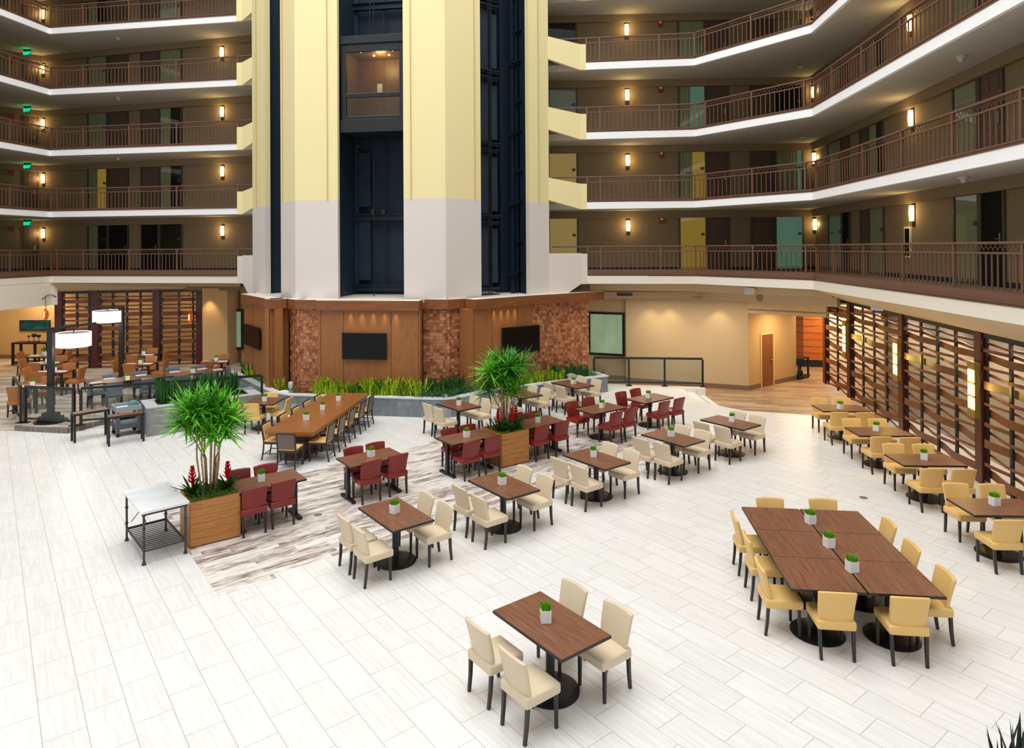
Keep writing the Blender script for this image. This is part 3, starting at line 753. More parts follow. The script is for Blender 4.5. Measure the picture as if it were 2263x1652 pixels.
def railing(P, Q, k, bays, label, ext0=0, ext1=0, endposts=(1, 1), setback=.06):
    P, Q = V2(P), V2(Q); n = Vector((-(Q-P)[1], (Q-P)[0])).normalized(); L = (Q-P).length; P = P+n*setback
    t = thing('balcony_railing', label, 'railing', (P[0], P[1], FL[k]), ang(P, P+(Q-V2((P-n*setback)))), 'balcony railings')
    b = MB(); b.box(-ext0, L+ext1, -.035, .035, .885, .93); b.build('handrail', M['railbrown'], t, bevel=.01)
    b = MB(); b.box(0, L, -.018, .018, .715, .75); b.build('middle_rail', M['railbrown'], t)
    b = MB(); lo = -.14 if k == 0 else -.005
    b.box(0, L, -.11, .06, lo, .07); b.box(0, L, -.13, -.1, lo+.05, lo+.075); b.box(0, L, -.02, .02, .07, .1); b.build('bottom_curb', M['railbrown'], t)
    if isinstance(bays, int): xs = [L*i/bays for i in range(bays+1)]
    else: xs = bays
    for i, x in enumerate(xs):
        if (i == 0 and not endposts[0]) or (i == len(xs)-1 and not endposts[1]): continue
        mk('post', BITS['post'], t, (x, 0, 0))
    for x, X in zip(xs[:-1], xs[1:]):
        Lb = X-x; m_ = max(1, round(Lb/.158)); 
        for i in range(1, m_): mk('baluster', BITS['baluster'], t, (x+Lb*i/m_, 0, 0))
        mk('scallop_trim', scallop(Lb), t, (x, 0, 0))
    return t
def bays_at(A, B, us, v):
    n = V2(B)-V2(A); return [max(0, (V2(onwall(u, v, A, B))-V2(A)).dot(n.normalized())) for u in us]
for k in range(5):
    P, Q = EL[1], V2(EL[2])-V2((.1, 0))
    xs = [0]+bays_at(P, Q, (124, 182, 284, 389), 580)+[(V2(Q)-V2(P)).length]
    railing(P, Q, k, xs, f'brown scalloped railing on the {ORD[k]} left balcony, long run', 0, .95)
    railing(lerp(EL[0], EL[1], .42), EL[1], k, 3, f'brown scalloped railing on the {ORD[k]} left balcony, left run', 0, 0, (1, 0))
for k in range(4):
    P, Q = V2(ER[0])+V2((.18, 0)), V2(ER[1]); L = (Q-P).length
    railing(P, Q, k, [0]+bays_at(P, Q, (1328, 1460), 580)+[L], f'brown scalloped railing on the {ORD[k]} right balcony beside the tower', 1.25, 0)
    P, Q = V2(ER[1]), V2(ER[2]); L = (Q-P).length
    railing(P, Q, k, [0]+bays_at(P, Q, (1560, 1662, 1779), 580)+[L], f'brown scalloped railing on the {ORD[k]} right balcony, middle run', 0, 0, (0, 0))
    P, Q = V2(ER[2]), V2(ER[3]); L = (Q-P).length
    if k < 3: railing(P, Q, k, [0]+bays_at(P, Q, (1838, 1904, 1990, 2102, 2253), 580)+[L-1.6, L], f'brown scalloped railing on the {ORD[k]} right balcony, side run', 0, .5, (1, 0))
    else: railing(P, lerp(P, Q, .55), k, 4, f'brown scalloped railing on the {ORD[k]} right balcony, side run', 0, .5, (1, 0))
# ================================================================== GROUND LEVEL
def poly_o(name, poly, z0, z1, mat, label, cat, kind='structure'):
    return prism_o(name, poly, z0, z1, mat, label, cat, kind)
PZ = .15       # raised dining platform
LZ = -.37      # lower walkway
st0, st1 = V2(F(1511.8, 858.2)), V2(F(1559.9, 858.2))
edge1, edge2, edge3 = V2(F(1563, 890.5)), V2(F(1640, 906.5)), V2(F(1790, 917))
plat = [tuple(F(34, 951)), tuple(F(150, 957)), tuple(F(226, 938)), (-9.7, 18.7), (-7.55, 20.3), (-7.2, 21.1), (-9.75, 24.2), (-9.3, 31), (-27, 31), (-27, 24.5), (-16.2, 22.5)]
# main floor, with the stair notch at its far right corner
fl = [(-20, 4), (14, 4), (14.5, 19.0), (11.0, 19.35), tuple(edge3), tuple(edge2), tuple(edge1), tuple(F(1541, 888)), tuple(F(1522, 868)), tuple(st0), (st1[0], st1[1]), (st1[0], st1[1]+.3), (3.2, 24.75), (-6, 25), (-14, 25), (-16, 19.35), (-20, 19.5)]
poly_o('floor', fl, -.4, 0, M['tile'], 'white rectangular tile floor of the atrium', 'floor')
e1 = Vector((math.cos(INL_A), math.sin(INL_A))); e2 = Vector((-e1[1], e1[0])); P0 = V2((-4.139, 9.731))
# inlay of striped planks with toothed end edges
pts = []; LEN, WID = 11.6, 4.56
near = [(0, 0), (.85, 0), (.85, .15), (2.2, .15), (2.2, 0), (5.1, 0), (5.1, .15), (7.9, .15), (7.9, 0), (LEN, 0)]
far = [(LEN, WID), (9.0, WID), (9.0, WID+.15), (6.4, WID+.15), (6.4, WID), (3.6, WID), (3.6, WID-.15), (1.4, WID-.15), (1.4, WID), (0, WID)]
poly_o('floor_inlay', [tuple(P0+e1*a+e2*c) for a, c in near+far], -.01, .0025, M['inlay'], 'striped wood-look plank inlay under the red tables', 'floor inlay')
poly_o('floor_platform', plat, -.02, PZ, M['dinewood'], 'striped plank floor of the raised dining area', 'floor')
M['kerbstone'] = plain('kerb_stone', (122, 116, 110), .6, .3, noise=.15, nscale=12)
for a, c, lab in ((0, 1, 'left'), (1, 2, 'right'), (2, 3, 'far right')):
    wseg('trim_kerb', plat[a], plat[c], .001, PZ-.012, .03, M['kerbstone'], f'grey stone kerb of the raised dining area, {lab} part', 'kerb', -.03)
b = MB(); b.hexa([(plat[0][0],plat[0][1],-.02),(plat[0][0],plat[0][1],-.01),(-16.2,22.5,-.01),(-27,24.5,-.01),(plat[0][0],plat[0][1],.003),(plat[0][0]+.01,plat[0][1]+.01,.003),(-16.2,22.5,PZ),(-27,24.5,PZ)])
b = MB(); b.quad((plat[0][0],plat[0][1],.003),(-16.2,22.5,PZ),(-27,24.5,PZ),(-27,19.6,.003)); struct(b.build('floor_ramp', M['dinewood']), 'wood-look ramp rising to the dining area at far left', 'floor')
poly_o('floor_walkway', [(2.5, 20.5), (12.5, 18.5), (22, 18.5), (22, 36), (2.5, 36)], LZ-.1, LZ, M['walkwood'], 'brown wood plank walkway beyond the steps', 'floor')
# three steps between floor and walkway
b = MB(); dx = (st1[0]-st0[0])/2; y0, y1 = edge1[1]-.25, st0[1]
b.box(st0[0]-.1, st0[0]+dx, y0, y1, LZ, -.125); b.box(st0[0]-.1, st0[0]+2*dx, y0, y1, LZ-.05, -.25)
struct(b.build('floor_steps', plain('step_tile', (226,222,214), .4)), 'white tiled steps down beside the glass railing', 'steps')
b = MB(); b.box(st0[0]+dx-.04, st0[0]+dx+.004, y0, y1, -.13, -.121); b.box(st0[0]+2*dx-.04, st0[0]+2*dx+.004, y0, y1, -.255, -.246)
struct(b.build('trim_step_nosing', plain('nosing_grey', (170,164,156), .5)), 'grey nosing strips on the white steps', 'nosing')

# walls of the lower right side
LR = [V2((4.9, 26.87)), V2((9.16, 25.14)), V2((11.81, 27.13))]
d1 = (LR[1]-LR[0]).normalized(); nn = Vector((-d1[1], d1[0]))
wseg('wall_right_lounge', LR[0], LR[1], LZ, 3.05, .2, M['tan2'], 'tan wall behind the glass railing', 'wall')
wseg('wall_corridor', LR[1], LR[2], LZ, 3.05, .2, M['tan'], 'orange-lit corridor wall holding a brown door', 'wall')
wseg('wall_right_recess', LR[0]-d1*3.2+nn*.3, LR[0]+nn*.3, LZ, 3.05, .2, M['tan2'], 'recessed tan wall with the frosted window', 'wall')
wseg('wall_right_jamb', LR[0]+nn*.5, LR[0]+nn*.02, LZ, 3.05, .05, M['tan2'], 'return of the tan wall beside the frosted window', 'wall')
for A, B, lab in ((LR[0], LR[1], 'tan lounge wall'), (LR[0]-d1*3.2+nn*.3, LR[0]+nn*.3, 'recessed tan wall')):
    wseg('baseboard_right', A, B, LZ, LZ+.17, .02, plain('brown_base', (130,104,80), .6), f'brown baseboard along the {lab}', 'baseboard', -.02)
A, B = LR[1], LR[2]
du = [(V2(onwall(u, 780, A, B))-A).length for u in (1680, 1709)]; dz = onwall(1700, 734, A, B)[2]
dd = (B-A).normalized()
wseg('baseboard_corridor', A, A+dd*du[0], LZ, LZ+.17, .02, plain('brown_base', (150,112,76), .6), 'baseboard left of the corridor door', 'baseboard', -.02)
wseg('baseboard_corridor', A+dd*du[1], B, LZ, LZ+.17, .02, plain('brown_base', (150,112,76), .6), 'baseboard right of the corridor door', 'baseboard', -.02)
p = A+dd*du[0]; W = du[1]-du[0]; H = dz-LZ
b = MB(); w = .06; b.box(0, w, -.04, .02, 0, H); b.box(W-w, W, -.04, .02, 0, H); b.box(w, W-w, -.04, .02, H-w, H)
o = struct(b.build(numbered('door'), plain('cream_jamb', (226,196,140), .5), None, (p[0], p[1], LZ), ang(A, B)), 'brown flush door in the corridor wall', 'door')
b = MB(); b.box(w, W-w, -.02, .01, 0, H-w); b.build('door_leaf', M['doorwood'], o)
b = MB(); b.box(W-w-.1, W-w-.05, -.035, -.02, .9, 1.1); b.tube([(W-w-.075,-.06,1.0),(W-w-.2,-.065,1.0)], .014, 6); b.build('door_handle', plain('door_steel', (150,146,140)), o)
# frosted window
A, B = LR[0]-d1*3.2+nn*.3, LR[0]+nn*.3
a, c = onwall(1300, 688, A, B), onwall(1381, 787, A, B); W = (V2(c)-V2(a)).length; H = a[2]-c[2]
b = MB(); w = .09; b.box(0, w, -.05, .02, 0, H); b.box(W-w, W, -.05, .02, 0, H); b.box(w, W-w, -.05, .02, H-w, H); b.box(w, W-w, -.05, .02, 0, w)
o = struct(b.build(numbered('window'), M['black'], None, (a[0], a[1], c[2]), ang(A, B)), 'black framed pale green frosted window', 'window')
t = NT('frosted_green_glass'); z = t.xyz(t.coord())[2]; f = t.noise(t.mapping(t.coord(), (1, 1, .4)), 2.2, 3)
t.bsdf(t.ramp(f, [(.3,(120,144,104)),(.7,(160,188,160))]), .25, .6, 0, None, lin((140,170,138)), .42); M['frost'] = t.mat
b = MB(); b.box(w, W-w, -.01, 0, w, H-w); b.build('frosted_pane', M['frost'], o)
# bulkheads stepping back under the lowest balcony
def strip(P, Q, zP, zQ, th, mat, label):
    """upright face P-Q from z pair at P to z pair at Q"""
    wing(P, Q, 9, zP, zQ, mat, label)
BA = [V2(F(1303, 641, 3.38)), V2(F(1531.6, 643.7, 3.38)), V2(F(1838, 658, 3.38))]
BB = [V2(F(1303, 659.8, 3.0)), V2(F(1545, 659.8, 3.0)), V2(F(1850, 678.5, 3.0))]
for X, z0, z1, mt, lab in ((BA, 3.38, 3.9, M['tan2'], 'upper'), (BB, 3.0, 3.9, M['tan3'], 'lower')):
    for i, (P, Q) in enumerate(zip(X[:-1], X[1:])):
        wseg('wall_bulkhead', P, Q, z0, z1, .25, mt, f'{lab} painted bulkhead step under the right balcony, {"left" if i==0 else "right"} half', 'bulkhead')
hd = [V2(F(1651, 692, 2.5)), V2(F(1826, 701.5, 2.5))]
wseg('wall_header', hd[0], hd[1], 2.5, 3.1, .3, M['tan3'], 'header above the opening of the walkway', 'wall')
poly_o('ceiling_lounge', [tuple(BB[0]+V2((0,.1))), tuple(BB[1]+V2((0,.1))), tuple(BB[2]+V2((.1,.1))), (22, 22), (22, 36), (2, 36)], 3.06, 3.12, M['tan3'], 'ceiling over the walkway', 'ceiling')
poly_o('ceiling_corridor', [tuple(hd[0]), tuple(hd[1]), (22, 24), (22, 36), (9, 36)], 2.62, 2.68, M['tan3'], 'low ceiling of the corridor', 'ceiling')
# plank clad volume at the end of the corridor
pw0, pw1 = V2(F(1776, 810, LZ)), V2(F(1850, 812, LZ)); pw2 = V2(F(1763, 800, LZ))
wd = MB(); L = (pw1-pw0).length
def plankwall(P, Q, label):
    L = (V2(Q)-V2(P)).length; b = MB(); z = LZ+.3
    b.box(0, L, .02, .1, LZ, 2.65)
    o = struct(b.build('wall_planked', M['black'], None, (P[0], P[1], 0), ang(P, Q)), label, 'wall')
    c = MB()
    while z < 2.6:
        c.box(0, L, 0, .03, z+.012, min(z+.29, 2.64)); z += .3
    c.build('cladding', M['plankwall'], o)
plankwall(pw0, pw0+(pw1-pw0)*.7, 'orange wood plank wall at the end of the corridor')
plankwall(pw0+Vector((-.62, 1.5)), pw0, 'short side of the orange plank wall')
wseg('wall_shop', V2(pw0)+V2((.9, .5)), (20, 27), LZ, 3.0, .2, plain('shop_white', (246,244,238), .6), 'bright white shop wall seen through the far end of right screen', 'wall')
wseg('wall_corridor_end', (9, 34), (22, 34), LZ, 3, .2, M['tan'], 'lit back wall of the corridor', 'wall')
wseg('wall_corridor_side', (22, 34), (22, 18), LZ, 3.2, .2, M['tan'], 'far right wall of the corridor', 'wall')
# console table with a sphere at the corridor corner
p = F(1776, 836, LZ)
t = thing('console_table', 'dark console table at the corridor corner', 'table', (p[0], p[1], LZ), ang(LR[1], LR[2]))
for x in (-.35, .35):
    b = MB(); b.box(x-.03, x+.03, -.03, .03, 0, .8); b.build('leg', M['black'], t)
    b = MB(); b.box(x-.03, x+.03, .3, .36, 0, .8); b.build('leg', M['black'], t)
b = MB(); b.box(-.4, .4, -.06, .4, .8, .85); b.build('table_top', M['black'], t)
b = MB(); b.box(-.4, .4, -.05, .38, .06, .12); b.build('low_shelf', M['black'], t)
b = MB(); b.lathe([(.0,0),(.08,.03),(.12,.12),(.08,.21),(0,.24)], 14); tag(b.build('ball_ornament', M['black'], None, (p[0]-.1, p[1]+.1, LZ+.12), smooth=True), 'dark ball ornament on the console shelf in the corridor', 'ornament')

# right side: room behind the woven screen
def RSx(Y): return 10.66+.165*(Y-17.8)
RS0, RS1 = V2((RSx(23.0), 23.0)), V2((RSx(9.0), 9.0))
t = NT('streaked_wallpaper'); f = t.noise(t.mapping(t.coord(), (1.2, 1, 26)), 1.6, 4, .6)
t.bsdf(t.ramp(f, [(.3,(158,144,124)),(.7,(204,190,168))]), .7, .2); M['streak'] = t.mat
wseg('wall_behind_screen', V2(RS0)+V2((.65, -1.5)), V2(RS1)+V2((.95, -1)), 0, 2.75, .2, M['streak'], 'streaked beige wall behind the right woven screen', 'wall')
wseg('wall_behind_screen', V2(RS0)+V2((.57, -1.5)), V2(RS1)+V2((.87, -1)), 2.6, 3.4, .3, plain('grey_beam', (120,112,100), .8), 'grey beam above the wall behind the right screen', 'beam')
b = MB()
for (P, Q, z) in ((V2(ER[2]), V2(ER[3]), 0), (V2(ER[3]), V2(ER[4]), 0)):
    pass
sE = [V2(ER[2]), V2(ER[3]), V2(ER[4])]; sS = [V2((RSx(22.0), 22.0)), V2((RSx(10.6), 10.6)), V2((RSx(7.4), 7.4))]
for i in range(2):
    b.quad((sE[i][0],sE[i][1],3.716),(sE[i+1][0],sE[i+1][1],3.716),(sS[i+1][0]-.05,sS[i+1][1],3.17),(sS[i][0]-.05,sS[i][1],3.17))
    b.quad((sS[i][0]-.05,sS[i][1],3.17),(sS[i+1][0]-.05,sS[i+1][1],3.17),(sS[i+1][0]+.3,sS[i+1][1],3.17),(sS[i][0]+.3,sS[i][1],3.17))
struct(b.build('ceiling_slope_right', M['tan3']), 'sloping soffit between right balcony band and woven screen', 'soffit')
poly_o('ceiling_behind_screen', [tuple(sS[0]), tuple(sS[1]), tuple(sS[2]), (14.5, 7), (15, 22)], 3.2, 3.25, M['tan3'], 'ceiling behind the right woven screen', 'ceiling')

# left side: bulkheads, back walls
LSa, LSb = V2(F(130, 815.5, PZ)), V2(F(346, 807.3, PZ)); lsd = (LSb-LSa).normalized()
def lsx(u, v=760): return (V2(onwall(u, v, LSa, LSb))-LSa).dot(lsd)
LSc = LSa+lsd*lsx(530)
b = MB(); ln = Vector((-lsd[1], lsd[0]))
b.quad((EL[1][0],EL[1][1],3.712),(EL[2][0],EL[2][1],3.712),(LSc[0],LSc[1],3.31),(LSa[0],LSa[1],3.34))
struct(b.build('ceiling_slope_left', M['tan2']), 'sloping soffit between the left balcony band and screen', 'soffit')
poly_o('ceiling_left_dining', [tuple(LSa), tuple(LSc), (-8.5, 28), (-8.5, 31.5), (-27, 31.5), (-27, 22), (-20.6, 21)], 3.34, 3.4, M['tan2'], 'ceiling over the far part of the dining area', 'ceiling')
P, Q = V2(EL[0]), V2(EL[1]); n_ = Vector((-(Q-P)[1], (Q-P)[0])).normalized()
wseg('wall_left_fascia', P+n_*.0, Q, 2.8, 3.73, .35, M['cream_band'], 'deep cream fascia below the lowest left balcony', 'fascia', -.04)
wseg('wall_left_fascia', Q-n_*.04, LSa-ln*.1, 2.8, 3.73, .2, M['cream_band'], 'short end of the deep cream fascia beside left screen', 'fascia')
wseg('wall_left_dining', (-27, 30.6), (-8.6, 29.9), 0, 3.4, .2, M['tan'], 'warm lit back wall of the left dining area', 'wall')
wseg('baseboard_left_dining', (-27, 30.6), (-8.6, 29.9), PZ, PZ+.17, .02, plain('brown_base', (130,104,80), .6), 'brown baseboard of the left dining area', 'baseboard', -.02)
ca, cb = V2(F(447.5, 790, .55)), V2(F(503, 790, .55))
ca, cb = V2(onwall(447.5, 780, (-20, 28.6), (-5, 27.6))), V2(onwall(503, 780, (-20, 28.6), (-5, 27.6)))
wseg('wall_left_pier', ca, cb, 0, 3.4, 1.2, M['tan'], 'tan pier washed by a downlight right of the left screen', 'wall')
a, c = onwall(507, 683, (-20, 29.4), (-5, 28.4)), onwall(520, 772, (-20, 29.4), (-5, 28.4))
b = MB(); W, H = .6, a[2]-c[2]; b.box(0, .12, 0, .06, 0, H); b.box(W-.1, W, 0, .06, 0, H); b.box(.12, W-.1, 0, .06, H-.1, H); b.box(.12, W-.1, 0, .06, 0, .1)
o = struct(b.build(numbered('window'), M['black'], None, (a[0], a[1], c[2]), -.066), 'narrow black framed window left of the tower', 'window')
b = MB(); b.box(.12, W-.1, .02, .04, .1, H-.1); b.build('frosted_pane', M['frost'], o)
wseg('wall_left_window', (-11.3, 29.0), (-8.3, 28.8), 0, 3.4, .2, M['tan2'], 'tan wall around the narrow window left of the tower', 'wall')
wseg('wall_far_left', (-27, 18), (-27, 31), 0, 17.5, .2, M['tan'], 'far left wall of the dining area', 'wall')

# vents, speakers on the bulkheads
p0, p1 = onwall(1363, 646, BA[0], BA[1]), onwall(1398, 654, BA[0], BA[1])
t = thing('air_vent', 'dark slotted air vent on the upper right bulkhead', 'vent', (p0[0], p0[1], p1[2]), ang(BA[0], BA[1]))
W = (V2(p1)-V2(p0)).length; H = p0[2]-p1[2]
b = MB(); b.box(0, W, -.02, 0, 0, H); b.build('vent_frame', plain('vent_brown', (92,76,58), .5), t)
for i in range(4):
    b = MB(); b.box(.03, W-.03, -.028, -.02, H*(.16+.19*i), H*(.27+.19*i)); b.build('slat', plain('vent_slat', (60,50,40), .5), t)
def speaker(u, v, A, B, label, out=.16, tilt=0.0, s=1.0):
    p = onwall(u, v, A, B); n = Vector((-(V2(B)-V2(A))[1], (V2(B)-V2(A))[0])).normalized()
    t = thing('wall_speaker', label, 'speaker', (p[0]-n[0]*out, p[1]-n[1]*out, p[2]), ang(A, B)+tilt)
    b = MB(); b.hexa([(-.19*s,-.1*s,-.12*s),(.19*s,-.1*s,-.12*s),(.12*s,.12*s,-.07*s),(-.12*s,.12*s,-.07*s),(-.19*s,-.1*s,.12*s),(.19*s,-.1*s,.12*s),(.12*s,.12*s,.07*s),(-.12*s,.12*s,.07*s)])
    b.build('speaker_case', M['speaker'], t, bevel=.02)
    b = MB(); b.box(-.16*s, .16*s, -.112*s, -.1*s, -.095*s, .095*s); b.build('grille', M['bluish'], t, bevel=.008)
    b = MB(); b.bar((0, .1, 0), (0, out+.1, .0), .05, .05); b.build('mount', M['speaker'], t)
speaker(1663, 642, BA[1], BA[2], 'white speaker on the bulkhead above the lounge wall', .14, -.3)
speaker(1952, 676, (RSx(20)-.6, 20), (RSx(10)-.6, 10), 'white speaker above the right woven screen', .1, .5)
p = onwall(1679, 658, BB[1], BB[2]); b = MB(); b.lathe([(.13,0),(.13,.03),(.11,.04)], 18); o = b.build('round_grille', plain('grille_tan', (150,130,100), .6), None, p); o.rotation_euler = (PI/2, 0, ang(BB[1], BB[2])); tag(o, 'round tan ceiling speaker grille below the white speaker', 'speaker')

# ---- woven screens
def woven(P, Q, z0, z1, posts, bars, slats, label, spacing, depth=.042, lampposts=(), pw=.27):
    P, Q = V2(P), V2(Q); L = (Q-P).length; t = thing('woven_screen', label, 'screen', (P[0], P[1], z0), ang(P, Q), None); H = z1-z0
    for x in posts:
        b = MB(); b.box(x-pw/2, x+pw/2, -.085, .075, 0, H); b.build('post', M['darkwood'], t, bevel=.006)
    b = MB(); b.box(posts[0], posts[-1], -.05, .05, H-.1, H); b.build('top_beam', M['black'], t)
    for x in bars:
        b = MB(); b.box(x-.042, x+.042, -.022, .022, 0, H); b.build('bar', M['black'], t)
    for i, (xa, xb) in enumerate(zip(posts[:-1], posts[1:])):
        bs = [x for x in bars if xa < x < xb]
        xa2, xb2 = xa+pw/2+.02, xb-pw/2-.02
        for j, (z, h) in enumerate(slats):
            if z+h > H-.1: continue
            xs = [xa2]; ys = [depth*(1 if j % 2 else -1)*.6]
            for q, x in enumerate(bs):
                xs.append(x); ys.append((depth+.012)*(1 if (q+j) % 2 else -1))
            xs.append(xb2); ys.append(depth*.6*(-1 if ys[-1] > 0 else 1))
            pts = []
            for q in range(len(xs)-1):
                for s in range(6):
                    f = s/6; k = f*f*(3-2*f); pts.append((xs[q]+(xs[q+1]-xs[q])*f, ys[q]+(ys[q+1]-ys[q])*k))
            pts.append((xs[-1], ys[-1])); b = MB(); th = .009
            dz = R_.uniform(-.008, .008); sl = R_.uniform(-.012, .012)
            n = len(pts)
            for (x, y) in pts:
                zz = z+dz+sl*(x-xa2)/(xb2-xa2)
                b.v += [(x, y-th, zz), (x, y+th, zz), (x, y+th, zz+h), (x, y-th, zz+h)]
            for q in range(n-1):
                o = q*4
                for e in range(4): b.f.append((o+e, o+(e+1)%4, o+4+(e+1)%4, o+4+e)); b.m.append(0)
            b.f.append((0, 1, 2, 3)); b.f.append((n*4-4, n*4-3, n*4-2, n*4-1)); b.m += [0, 0]
            b.build('slat', M['slat'], t)
    return t
pat = [(.05,.06),(.17,.17),(.42,.07),(.62,.05),(.80,.17),(1.06,.06),(1.24,.08),(1.42,.17),(1.68,.05),(1.84,.07),(2.0,.17),(2.26,.07),(2.42,.06),(2.58,.15),(2.78,.07),(2.92,.05)]
rsd = (RS1-RS0).normalized()
def rsx(u, v=850): return (V2(onwall(u, v, RS0, RS1))-RS0).dot(rsd)
ppx = [1826.5, 1881, 1997, 2170]; posts = [rsx(u) for u in ppx]; posts.append(posts[-1]+(posts[-1]-posts[-2]))
bars = []
for i, (a, c) in enumerate(zip(posts[:-1], posts[1:])):
    nb = 3 if i == 0 else 5
    for q in range(nb): bars.append(a+.2+(c-a-.4)*q/(nb-1))
woven(RS0, RS1, 0, 3.17, posts, bars, pat, 'tall woven walnut slat screen along the right side', .7)
def box_lamp(x, label):
    p = RS0+rsd*x; n = Vector((rsd[1], -rsd[0])); n = n if n[0] < 0 else -n
    p = p+n*.155; t = thing('box_lamp', label, 'wall lamp', (p[0], p[1], 1.38), ang(RS0, RS1), 'box lamps on the screen posts')
    b = MB(); b.box(-.145, .145, -.06, .06, 0, .16); b.box(-.145, .145, -.06, .06, 1.0, 1.16); b.box(-.145, -.135, -.05, .06, .16, 1.0); b.box(.135, .145, -.05, .06, .16, 1.0); b.box(-.145, .145, .03, .06, .16, 1.0); b.box(-.145, .145, -.07, -.04, .425, .455); b.box(-.145, .145, -.07, -.04, .705, .735)
    b.build('lamp_case', plain('antique_brass', (150,124,60), .4, .5, .4), t)
    for z in (.17, .46, .74):
        b = MB(); b.box(-.132, .132, -.062, .02, z, z+.25); b.build('glass_block', M['blockglow'], t, bevel=.01)
    l = bpy.data.lights.new('lamp_light', 'POINT'); l.energy = 16; l.color = (1, .7, .14); l.shadow_soft_size = .12
    lo = bpy.data.objects.new('lamp_light', l); COL.objects.link(lo); lo.parent = t; lo.location = (0, -.25, .6)
t = NT('glass_block_glow'); f = t.noise(t.coord(), 26, 3, .7); e = t.n('ShaderNodeEmission'); t.l(t.ramp(f, [(.3,(255,206,90)),(.6,(255,240,190))]), e.inputs[0]); e.inputs[1].default_value = 2.2; t.l(e.outputs[0], t.out.inputs[0]); M['blockglow'] = t.mat
for x, lab in zip(posts[1:4], ('farthest', 'middle', 'nearest')): box_lamp(x, f'glowing brass box lamp on the {lab} post of right screen')
pxs = [130.5, 210, 346.5, 441]; posts = [lsx(u) for u in pxs]; bars = []
for us in ((141, 171, 198), (222, 250, 281, 311, 340), (357, 396, 427)):
    bars += [lsx(u) for u in us]
woven(LSa, LSb, PZ, 3.33, posts, bars, [(z+.1, h) for z, h in pat[:-1]]+[(.0, .06), (.5, .06)], 'woven walnut slat screen behind the left dining tables', .7)
# amber pendants on curved arms
M['amber'] = (lambda t: (t.bsdf(lin((130,46,10)), .15, .5, 0, None, lin((255,110,20)), .35), t.mat)[1])(NT('amber_glass'))
M['filament'] = glow('filament', (255,200,110), 14)
def pendant(u, vt, vb, side, label):
    p = onwall(u, vt, LSa-ln*.6, LSb-ln*.6); s = onwall(124 if side < 0 else 441, vt, LSa-ln*.14, LSb-ln*.14); zt = p[2]; zb = onwall(u, vb, LSa-ln*.6, LSb-ln*.6)[2]
    t = thing('pendant_lamp', label, 'pendant lamp', (p[0], p[1], 0))
    d = (V2(s)-V2(p)); zt = min(zt, 3.2); e = -d*.35
    b = MB(); b.tube([(d[0],d[1],zt-.08),(d[0]*.6,d[1]*.6,zt+.02),(d[0]*.2,d[1]*.2,zt+.02),(e[0],e[1],zt-.12)], .014, 6); b.build('arm', M['black'], t)
    b = MB(); b.tube([(0,0,zt),(0,0,zb+.42)], .008, 6); b.build('cord', M['black'], t)
    b = MB(); b.lathe([(.03,zb+.44),(.05,zb+.36),(.1,zb+.33),(.105,zb+.14),(.06,zb+.06),(.06,zb)], 16); b.build('glass_shade', M['amber'], t, smooth=True)
    b = MB(); b.tube([(0,-.108,zb+.1),(0,-.108,zb+.33)], .014, 6); b.build('bulb', M['filament'], t)
pendant(101, 645, 706, -1, 'amber glass pendant on a curved arm left of the screen')
pendant(420, 646, 712, 1, 'amber glass pendant on a curved arm right of the screen')
# painting, console with spheres, plant
A, B = (-27, 30.6), (-8.6, 29.9); a, c = onwall(45, 707, A, B), onwall(112, 730, A, B); W = (V2(c)-V2(a)).length; H = a[2]-c[2]
t = NT('teal_abstract_paint'); f = t.noise(t.mapping(t.coord(), (1, 1, 2)), 2.2, 5, .65); t.bsdf(t.ramp(f, [(.3,(10,24,34)),(.5,(14,70,86)),(.65,(26,110,84)),(.8,(16,30,60))]), .5, .3); M['art'] = t.mat
t = thing('painting', 'long dark teal abstract painting on the left back wall', 'painting', (a[0], a[1]-.05, c[2]), ang(A, B))
b = MB(); b.box(0, W, 0, .05, 0, H); b.build('canvas_frame', M['black'], t)
b = MB(); b.box(.04, W-.04, -.006, 0, .04, H-.04); b.build('canvas', M['art'], t)
c0, c1 = F(25, 806, PZ), F(105, 806, PZ); zt = onwall(60, 757, c0, c1)[2]-PZ; W = (c1-c0).length
t = thing('console_table', 'long dark console table under the teal painting', 'table', (c0[0], c0[1], PZ), ang(c0, c1))
for x, y in ((.04,.04),(W-.04,.04),(.04,.5),(W-.04,.5),(.85,.25)):
    b = MB(); b.box(x-.04, x+.04, y-.04, y+.04, 0, zt); b.build('leg', M['black'], t)
b = MB(); b.box(0, W, 0, .55, zt-.06, zt); b.build('table_top', M['black'], t)
b = MB(); b.box(0, W, 0, .55, .06, .12); b.build('low_shelf', M['black'], t)
for u, r, h, lab in ((52, .055, .2, 'smallest, left'), (63.5, .1, .2, 'largest, middle'), (74, .085, .18, 'medium, right')):
    x = (onwall(u, 757, c0, c1)-Vector((c0[0], c0[1], 0))); q = V2(c0)+(V2(c1)-V2(c0)).normalized()*V2(x).length
    t = thing('sphere_ornament', f'dark ball ornament on a pin, {lab} on the console', 'ornament', (q[0]+.05, q[1]+.25, PZ+zt), 0, 'ball ornaments on console')
    b = MB(); b.lathe([(.07,0),(.07,.02),(.01,.025),(.01,h)], 12); b.build('pin_stand', M['black'], t)
    b = MB(); b.lathe([(r*math.sin(PI*i/10)+.001, h+r*(1-math.cos(PI*i/10))*.9) for i in range(11)], 16); b.build('ball', plain('bronze_ball', (70,54,44), .35, .5, .4), t, smooth=True)
t = thing('foliage_plant', 'dark spiky plant on the lower shelf of the left console', 'plant', (c0[0]+1.35, c0[1]+.25, PZ+.12))
b = MB(); b.lathe([(.12,0),(.16,.2),(.15,.2),(.02,.18)], 14); b.build('plant_pot', M['black'], t)
b = MB()
